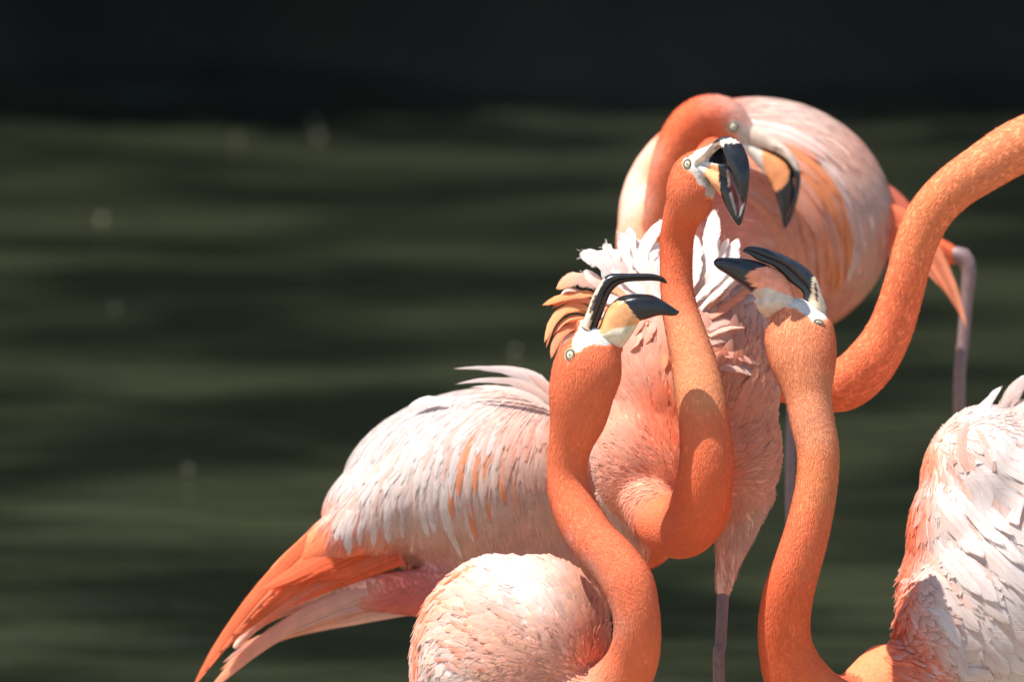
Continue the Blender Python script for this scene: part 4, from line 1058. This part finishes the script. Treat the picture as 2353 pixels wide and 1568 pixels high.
strD = [((1620, 280), 80, ORD), ((1540, 380), 60, OR), ((1515, 500), 45, OR), ((1740, 240), 70, BLUSH), ((1850, 290), 50, BLUSH), ((1940, 380), 50, PALE), ((2020, 480), 40, BLUSH), ((1990, 600), 50, PALE), ((1780, 320), 45, PALE),  # head painted deeper orange for its shaded side
        ((1830, 360), 35, (0.82, 0.34, 0.18)), ((1900, 440), 30, (0.82, 0.32, 0.14)), ((1935, 520), 28, (0.82, 0.36, 0.17)), ((1930, 600), 30, PEACH), ((1870, 500), 50, (0.82, 0.42, 0.28)), ((1820, 560), 60, PINK), ((1750, 480), 70, PINK), ((1720, 560), 60, (0.78, 0.33, 0.24)),
        ((1870, 660), 60, PINK), ((1850, 760), 60, PINK), ((1440, 440), 50, PALE), ((1430, 530), 50, PINK), ((1480, 350), 30, PALE), ((1700, 480), 50, (0.76, 0.30, 0.22)), ((2100, 560), 50, OR), ((2190, 590), 40, OR)]
Db = Bird((1840, 700, ZD + 120), "flamingo at the back, soft pink, bending its closed black tipped beak down", bodyD, neckD, 6.5, strD, [(td.poly(D_face), (0.46, 0.35, 0.28))])
upD = td.secs([((1390, 430), (1440, 660), 26, ZD - 180), ((1560, 490), (1580, 700), 27, ZD - 182), ((1700, 585), (1700, 752), 25, ZD - 186), ((1820, 680), (1800, 812), 23, ZD - 190), ((1900, 780), (1850, 882), 21, ZD - 192), ((1945, 880), (1880, 955), 19, ZD - 194),
               ((1957, 980), (1893, 1030), 17, ZD - 195), ((1942, 1120), (1880, 1150), 14, ZD - 196), ((1906, 1270), (1850, 1290), 11, ZD - 196), ((1866, 1390), (1820, 1400), 7, ZD - 196), ((1812, 1485), (1797, 1485), 3, ZD - 196)])
Db.loft("upper_beak", upD, regions(BLACK, [(td.poly([(1300, 400), (1560, 440), (1820, 640), (1960, 850), (1960, 930), (1900, 900), (1820, 800), (1700, 720), (1560, 690), (1400, 700)]), (0.56, 0.43, 0.33)),
                                           (td.poly([(1610, 640), (1760, 690), (1780, 715), (1700, 695)]), (0.16, 0.09, 0.07))], 9, 0.8))
loD = td.secs([((1430, 640), (1350, 660), 26, ZD - 178), ((1580, 697), (1480, 820), 28, ZD - 180), ((1700, 750), (1560, 900), 28, ZD - 184), ((1795, 808), (1620, 990), 27, ZD - 188), ((1850, 882), (1668, 1070), 25, ZD - 190), ((1882, 960), (1700, 1140), 23, ZD - 192),
               ((1888, 1080), (1732, 1250), 19, ZD - 194), ((1870, 1200), (1755, 1340), 15, ZD - 195), ((1830, 1340), (1775, 1440), 9, ZD - 195), ((1798, 1480), (1788, 1490), 3, ZD - 195)])
Db.loft("lower_beak", loD, regions(BLACK, [(td.poly([(1320, 560), (1500, 660), (1580, 700), (1590, 830), (1640, 990), (1560, 920), (1460, 820)]), (0.58, 0.50, 0.42)), (td.poly([(1565, 710), (1700, 752), (1800, 822), (1842, 900), (1832, 1000), (1800, 1060), (1720, 1115), (1690, 1110), (1620, 970), (1580, 840)]), (0.72, 0.27, 0.10))], 10, 0.8))
Db.eye((1685, 291), 8, 9, 0, far=(-4, 4), pup=0.3, lid=1.5)
Db.leg([(1822, 870, ZD + 40, 16), (1819, 940, ZD + 40, 12.5), (1816, 1200, ZD + 40, 12.5)])
Db.leg([(2180, 585, ZD + 260, 20), (2212, 590, ZD + 255, 25), (2226, 622, ZD + 252, 21), (2222, 680, ZD + 250, 17), (2214, 780, ZD + 250, 16.5), (2204, 950, ZD + 250, 16.5)])
fD = lambda p: unit(np.stack([0.6 + 0 * p[:, 0], 0.25 + (p[:, 0] - 1700) / 330, 0.3 + 0 * p[:, 0]], 1))
Db.fuzz(12000, 16, 5.0, lift=1.0, tipmix=0.2, soft=0.9)

pd_ = np.array([[(1690 - 6 * i, 238 + 26 * i, ZD - 60), (1990 - 24 * i, 270 + 20 * i, ZD - 60), (2030 - 27 * i, 640 + 4 * i, ZD - 60)] for i in range(9)], float)


def colD(s, t, q):
    if s < 0.25: return (W2, BLUSH) if rng.random() < 0.5 else (BLUSH, PALE)
    if s < 0.55: return ((0.80, 0.27, 0.11), (0.80, 0.31, 0.13)) if rng.random() < 0.75 else (PALE, PINK)
    return (PINK, PEACH) if rng.random() < 0.6 else (PALE, PINK)


pd3 = np.array([pd_[int(k)] * (1 - k % 1) + pd_[min(8, int(k) + 1)] * (k % 1) for k in np.linspace(0, 7.99, 20)])
Db.strands(pd3, (0.45, 0.3, 0.15, 0.0), 0.55, 24, colD, off=(1, 6), lift=(0, 6), jitter=6, jag=0.1, prof=longvane, R=10)
Db.vanes(5000, Bird.path_flow(pd_), 70, 7, lambda c, n: (c[:, 0] > 1600) * (n[:, 2] < 0.5) * 1.0, (0, 2), 0.08, 0.05)
pd2 = np.array([[(1640 + 30 * i, 560, ZD - 100), (1700 + 30 * i, 580 - 10 * i, ZD - 110), (1790 + 26 * i, 680 + 10 * i, ZD - 60)] for i in range(7)], float)
Db.strands(pd2, (0.5, 0.25, 0.0), 0.5, 26, lambda s, t, q: (PINK, PALE), off=(1, 4), lift=(0, 2), prof=longvane)
# drooping wing tip behind the long neck
for i in range(7):
    f = i / 6
    Db.hand([((2000 - 10 * f, 470 + 80 * f, ZD + 90), (2140 - 30 * f, 470 + 85 * f, ZD + 60), (2222 - 34 * f, 757 - 70 * f, ZD + 70 + 6 * f), 30, OR, (PEACH, ORL)[i % 2])], R=14, Cn=5, prof=longvane, jag=0.08)
Db.hand([((1990, 420, ZD + 130), (2060, 440, ZD + 120), (2110, 520, ZD + 120), 44, ROSE, OR)], prof=longvane)
Db.finish(220)

# ================================================================== E: rear left, neck stretched across to the right
ZE = 900.0
neckE = [(2700, 330, 700, 56), (2560, 296, 690, 60), (2440, 300, 680, 62), (2345, 334, 680, 63), (2265, 382, 680, 58), (2192, 432, 680, 54), (2136, 492, 680, 52), (2104, 562, 680, 50), (2085, 630, 680, 48.5), (2066, 700, 690, 50), (2040, 770, 700, 54), (1998, 836, 710, 60), (1940, 884, 740, 61), (1872, 884, 800, 60), (1790, 868, 900, 58),
         (1690, 900, 1000, 60), (1610, 1000, 1060, 64), (1560, 1130, 1080, 70), (1490, 1222, 1100, 78), (1400, 1230, 1090, 110)]
bodyE = [tube(neckE), ellipsoid((1120, 1105, ZE + 100), (338, 214, 210), (0, 0, -6)), ellipsoid((1340, 1190, ZE + 150), (170, 142, 160), (0, 0, -12)), ellipsoid((880, 1170, ZE + 40), (150, 120, 120), (0, 0, -32)), ellipsoid((1150, 1250, ZE + 120), (250, 130, 160)),
         tube([(1150, 1330, ZE + 60, 90), (1000, 1360, ZE + 20, 62), (880, 1362, ZE, 46), (780, 1365, ZE - 10, 38), (690, 1376, ZE - 10, 32), (600, 1425, ZE - 10, 20), (540, 1490, ZE - 10, 12)], zs=0.7),
         tube([(820, 1210, ZE - 30, 70), (730, 1262, ZE - 50, 48), (640, 1320, ZE - 60, 26), (560, 1400, ZE - 60, 13)], zs=0.6),
         tube([(1200, 1340, ZE + 120, 90), (1220, 1500, ZE + 130, 54), (1226, 1640, ZE + 130, 18)]), tube([(1330, 1330, ZE + 170, 80), (1345, 1500, ZE + 180, 50), (1350, 1640, ZE + 180, 18)]),
         tube([(2700, 330, 700, 56), (2760, 350, 700, 66), (2810, 370, 700, 52), (2850, 386, 700, 34)], zs=0.82)]
strE = [((2300, 360), 120, (0.76, 0.25, 0.11)), ((2120, 520), 90, (0.76, 0.23, 0.09)), ((2080, 680), 90, OR), ((2000, 840), 90, OR), ((1850, 930), 90, OR), ((1600, 1100), 120, OR), ((1490, 1250), 60, OR), ((2700, 340), 120, OR),
        ((1200, 900), 80, BLUSH), ((1050, 930), 70, WHITE), ((920, 1000), 70, WHITE), ((850, 1100), 60, WHITE), ((1000, 1100), 80, WHITE), ((1100, 1050), 60, BLUSH), ((1200, 1020), 60, PALE), ((1150, 1000), 25, PEACH), ((1110, 1060), 25, PEACH), ((1220, 1150), 60, BLUSH),
        ((900, 1200), 60, BLUSH), ((1000, 1240), 60, PALE), ((1080, 1280), 50, PALE), ((780, 1200), 35, BLUSH), ((750, 1240), 35, OR), ((680, 1300), 50, OR), ((600, 1370), 50, OR), ((820, 1290), 40, OR), ((880, 1295), 30, ORD),
        ((1250, 1220), 60, (0.74, 0.44, 0.36)), ((1350, 1240), 70, (0.74, 0.42, 0.34)), ((1200, 1280), 50, (0.72, 0.40, 0.33)), ((960, 1360), 50, ROSE), ((920, 1400), 50, ROSE), ((1020, 1330), 40, (0.68, 0.24, 0.2)), ((860, 1335), 25, PALE), ((760, 1370), 50, PALE), ((660, 1390), 40, PALE), ((560, 1450), 40, PALE), ((1400, 1300), 40, PINK)]
Eb = Bird((1250, 1200, ZE + 140), "flamingo behind at the left with white back and orange wing tips, neck stretched right", bodyE, neckE, 6.5, strE)
Eb.leg([(1226, 1620, ZE + 130, 15), (1228, 1700, ZE + 130, 14)]); Eb.leg([(1350, 1620, ZE + 180, 15), (1352, 1700, ZE + 180, 14)])
bk = [((2830, 350), (2820, 400), 27, 700), ((2900, 366), (2880, 420), 26, 700), ((2970, 400), (2925, 440), 22, 700), ((3010, 460), (2960, 475), 17, 700), ((3012, 530), (2975, 530), 10, 700), ((2996, 590), (2984, 590), 3, 700)]
Eb.loft("upper_beak", bk, lambda V, s, a: np.where(s[:, None] < 0.35, IVORY, BLACK))
bk = [((2820, 405), (2815, 430), 27, 700), ((2880, 424), (2870, 470), 27, 700), ((2925, 446), (2905, 500), 24, 700), ((2956, 480), (2930, 530), 18, 700), ((2972, 532), (2958, 565), 9, 700), ((2983, 588), (2978, 594), 3, 700)]
Eb.loft("lower_beak", bk, lambda V, s, a: np.where(s[:, None] < 0.55, WAX, BLACK))
Eb.eye((2800, 350), 9, 10, 0, far=(0, 0), pup=0.3)
fE = lambda p: unit(np.stack([-0.75 + 0 * p[:, 0], 0.45 + 0 * p[:, 0], -0.05 + 0 * p[:, 0]], 1))
Eb.fuzz(22000, 15, 4.6, dens=lambda c: (c[:, 0] < 2420) * 1.0, tip=(0.80, 0.30, 0.15), lift=1.0, tipmix=0.25, soft=0.88)

t8 = TF(422.5, 814.9, 0.4803)
tipl = np.array([(700, 900), (770, 930), (850, 965), (930, 985), (1010, 1000), (1090, 1020), (1170, 1030), (1250, 985), (1330, 940), (1420, 870), (1500, 790), (1580, 740), (1680, 700), (1780, 660)], float)
basl = np.array([(1060, 260), (1100, 230), (1150, 215), (1210, 200), (1270, 185), (1330, 175), (1390, 170), (1450, 165), (1520, 160), (1580, 160), (1640, 170), (1700, 190), (1750, 215), (1800, 240)], float)
ctl = np.array([(740, 640), (770, 600), (810, 570), (850, 560), (900, 540), (960, 520), (1030, 500), (1110, 470), (1200, 440), (1300, 420), (1400, 420), (1500, 420), (1600, 430), (1720, 440)], float)
pe = np.array([[t8(*basl[i], ZE - 60), t8(*ctl[i], ZE - 130), t8(*tipl[i], ZE - 80)] for i in range(len(tipl))], float)


def colE(s, t, q):
    k = rng.random() * 1.15
    if 0.60 < s < 0.82 and 0.1 < t < 0.5: return (PEACH, (0.82, 0.31, 0.15)) if k < 0.75 else (W2, BLUSH)
    if s > 0.82: return (BLUSH, PALE) if k < 0.7 else (PEACH, PALE)
    return (W2, W2) if k < 0.5 else ((BLUSH, W2) if k < 0.8 else (PALE, BLUSH))


pe2 = np.array([pe[int(k)] * (1 - k % 1) + pe[min(13, int(k) + 1)] * (k % 1) for k in np.linspace(0, 12.99, 26)])
Eb.strands(pe2, (0.48, 0.36, 0.24, 0.12, 0.0), 0.52, 25, colE, off=(0.5, 3.5), jitter=9, jag=0.12, lift=(0, 2), prof=longvane, R=10)
fE2 = Bird.path_flow(pe)
Eb.vanes(9000, lambda p: np.where((p[:, 1] < 1330 - 0.30 * (p[:, 0] - 1000))[:, None], fE2(p), fE(p)), 80, 6.5, lambda c, n: (c[:, 0] < 1560) * (c[:, 0] > 760) * (n[:, 2] < 0.5) * 1.0, (0, 3), 0.08, 0.05)
# wisps standing off the back, wing tips, underwing
Eb.hand([((1262, 905, ZE - 20), (1200, 835, ZE - 30), (1040, 848, ZE - 10), 26, WHITE, WHITE), ((1265, 925, ZE - 30), (1190, 850, ZE - 40), (1045, 884, ZE - 20), 26, BLUSH, WHITE), ((1270, 900, ZE - 10), (1230, 845, ZE - 20), (1120, 842, ZE), 26, WHITE, BLUSH),
         ((1265, 940, ZE - 36), (1180, 880, ZE - 50), (1080, 890, ZE - 30), 24, BLUSH, WHITE), ((1270, 915, ZE - 30), (1240, 860, ZE - 30), (1160, 856, ZE - 10), 24, PALE, WHITE), ((1040, 930, ZE - 10), (980, 905, ZE - 10), (938, 934, ZE), 34, WHITE, WHITE)], prof=pointed, jag=0.2)
def fan(a0, a1, b0, b1, c0, c1, n, w, ca, cb, **k):
    """n slim flight feathers side by side between two edge curves"""
    rows = []
    for i in range(n):
        f = i / (n - 1); m = lambda u, v: tuple(np.array(u, float) * (1 - f) + np.array(v, float) * f + np.array((rng.normal() * 3, rng.normal() * 3, f * 16 + i * 2)))
        rows.append((m(a0, a1), m(b0, b1), m(c0, c1), w * rng.uniform(0.85, 1.15), np.array(ca[i % len(ca)]), np.array(cb[i % len(cb)])))
    Eb.hand(rows, prof=longvane, R=16, Cn=5, jag=0.08, cup=0.35, **k)


fan((860, 1150, ZE - 20), (930, 1290, ZE - 40), (640, 1235, ZE - 110), (740, 1330, ZE - 100), (436, 1590, ZE - 110), (520, 1452, ZE - 100), 10, 40, (ORD, OR, OR), (OR, PEACH, OR))
fan((850, 1225, ZE - 10), (905, 1285, ZE - 20), (750, 1270, ZE - 96), (810, 1315, ZE - 96), (600, 1360, ZE - 104), (705, 1330, ZE - 98), 7, 38, (ORD, ORD), (OR, ORD))
fan((960, 1340, ZE - 10), (1000, 1395, ZE + 10), (700, 1350, ZE - 70), (720, 1420, ZE - 60), (466, 1600, ZE - 60), (545, 1485, ZE - 50), 9, 38, (PALE, BLUSH), (PEACH, PALE))
Eb.finish(250)

# ------------------------------------------------------------------ small things on the water and bank
def water_point(x, y):
    d = FWD + (x - 1176.5) / FPX * RGT + (784 - y) / FPX * UPV
    return CAM + d * ((WATER_Z - CAM[2]) / d[2])


def glint_leaf_shape(size, seed):
    g = np.random.default_rng(seed)
    pts, uvw = [], []
    for i in range(7):
        t = i / 6; w = math.sin(math.pi * min(1, t * 0.92 + 0.05)) * 0.42
        for k in (-1, 0, 1):
            pts.append(((t - 0.5) * size, k * w * size, size * (0.10 + 0.16 * t + (0.30 * k * k) * w + 0.05 * math.sin(t * 4))))
    for i in range(7):
        pass
    F = [(i * 3 + j, i * 3 + j + 1, i * 3 + j + 4, i * 3 + j + 3) for i in range(6) for j in range(2)]
    low = min(p[2] for p in pts)
    return np.array(pts) - np.array((0, 0, low)), np.array(F)


for i, (x, y, s, lab) in enumerate([  # pale leaves added to make the blurred glints on the water
        (718, 276, 0.026, "largest pale leaf added as a glint far out, right of its twin near the far bank"), (546, 318, 0.022, "pale leaf added as a glint far out, left of the largest one"), (435, 1078, 0.016, "curled pale leaf added as a glint low at the left, above the orange wing tips"),
        (1180, 806, 0.016, "small pale leaf floating just left of the front flamingo's raised head"), (265, 708, 0.012, "faint pale leaf added as a glint on the water at the left"), (235, 500, 0.012, "faint pale leaf added as a glint between the dark streaks at the upper left"), (730, 306, 0.013, "pale leaf added as a glint just below the largest one")]):
    o = link("glint_leaf", np_mesh("glint_leaf", *glint_leaf_shape(s, i)), M_GLINT_LEAF, None, label=lab, category="leaf", group="leaves added as glints on the pond")
    p = water_point(x, y); o.location = (p[0], p[1], WATER_Z - 0.001); o.rotation_euler = (0, 0, 2.4 + i)
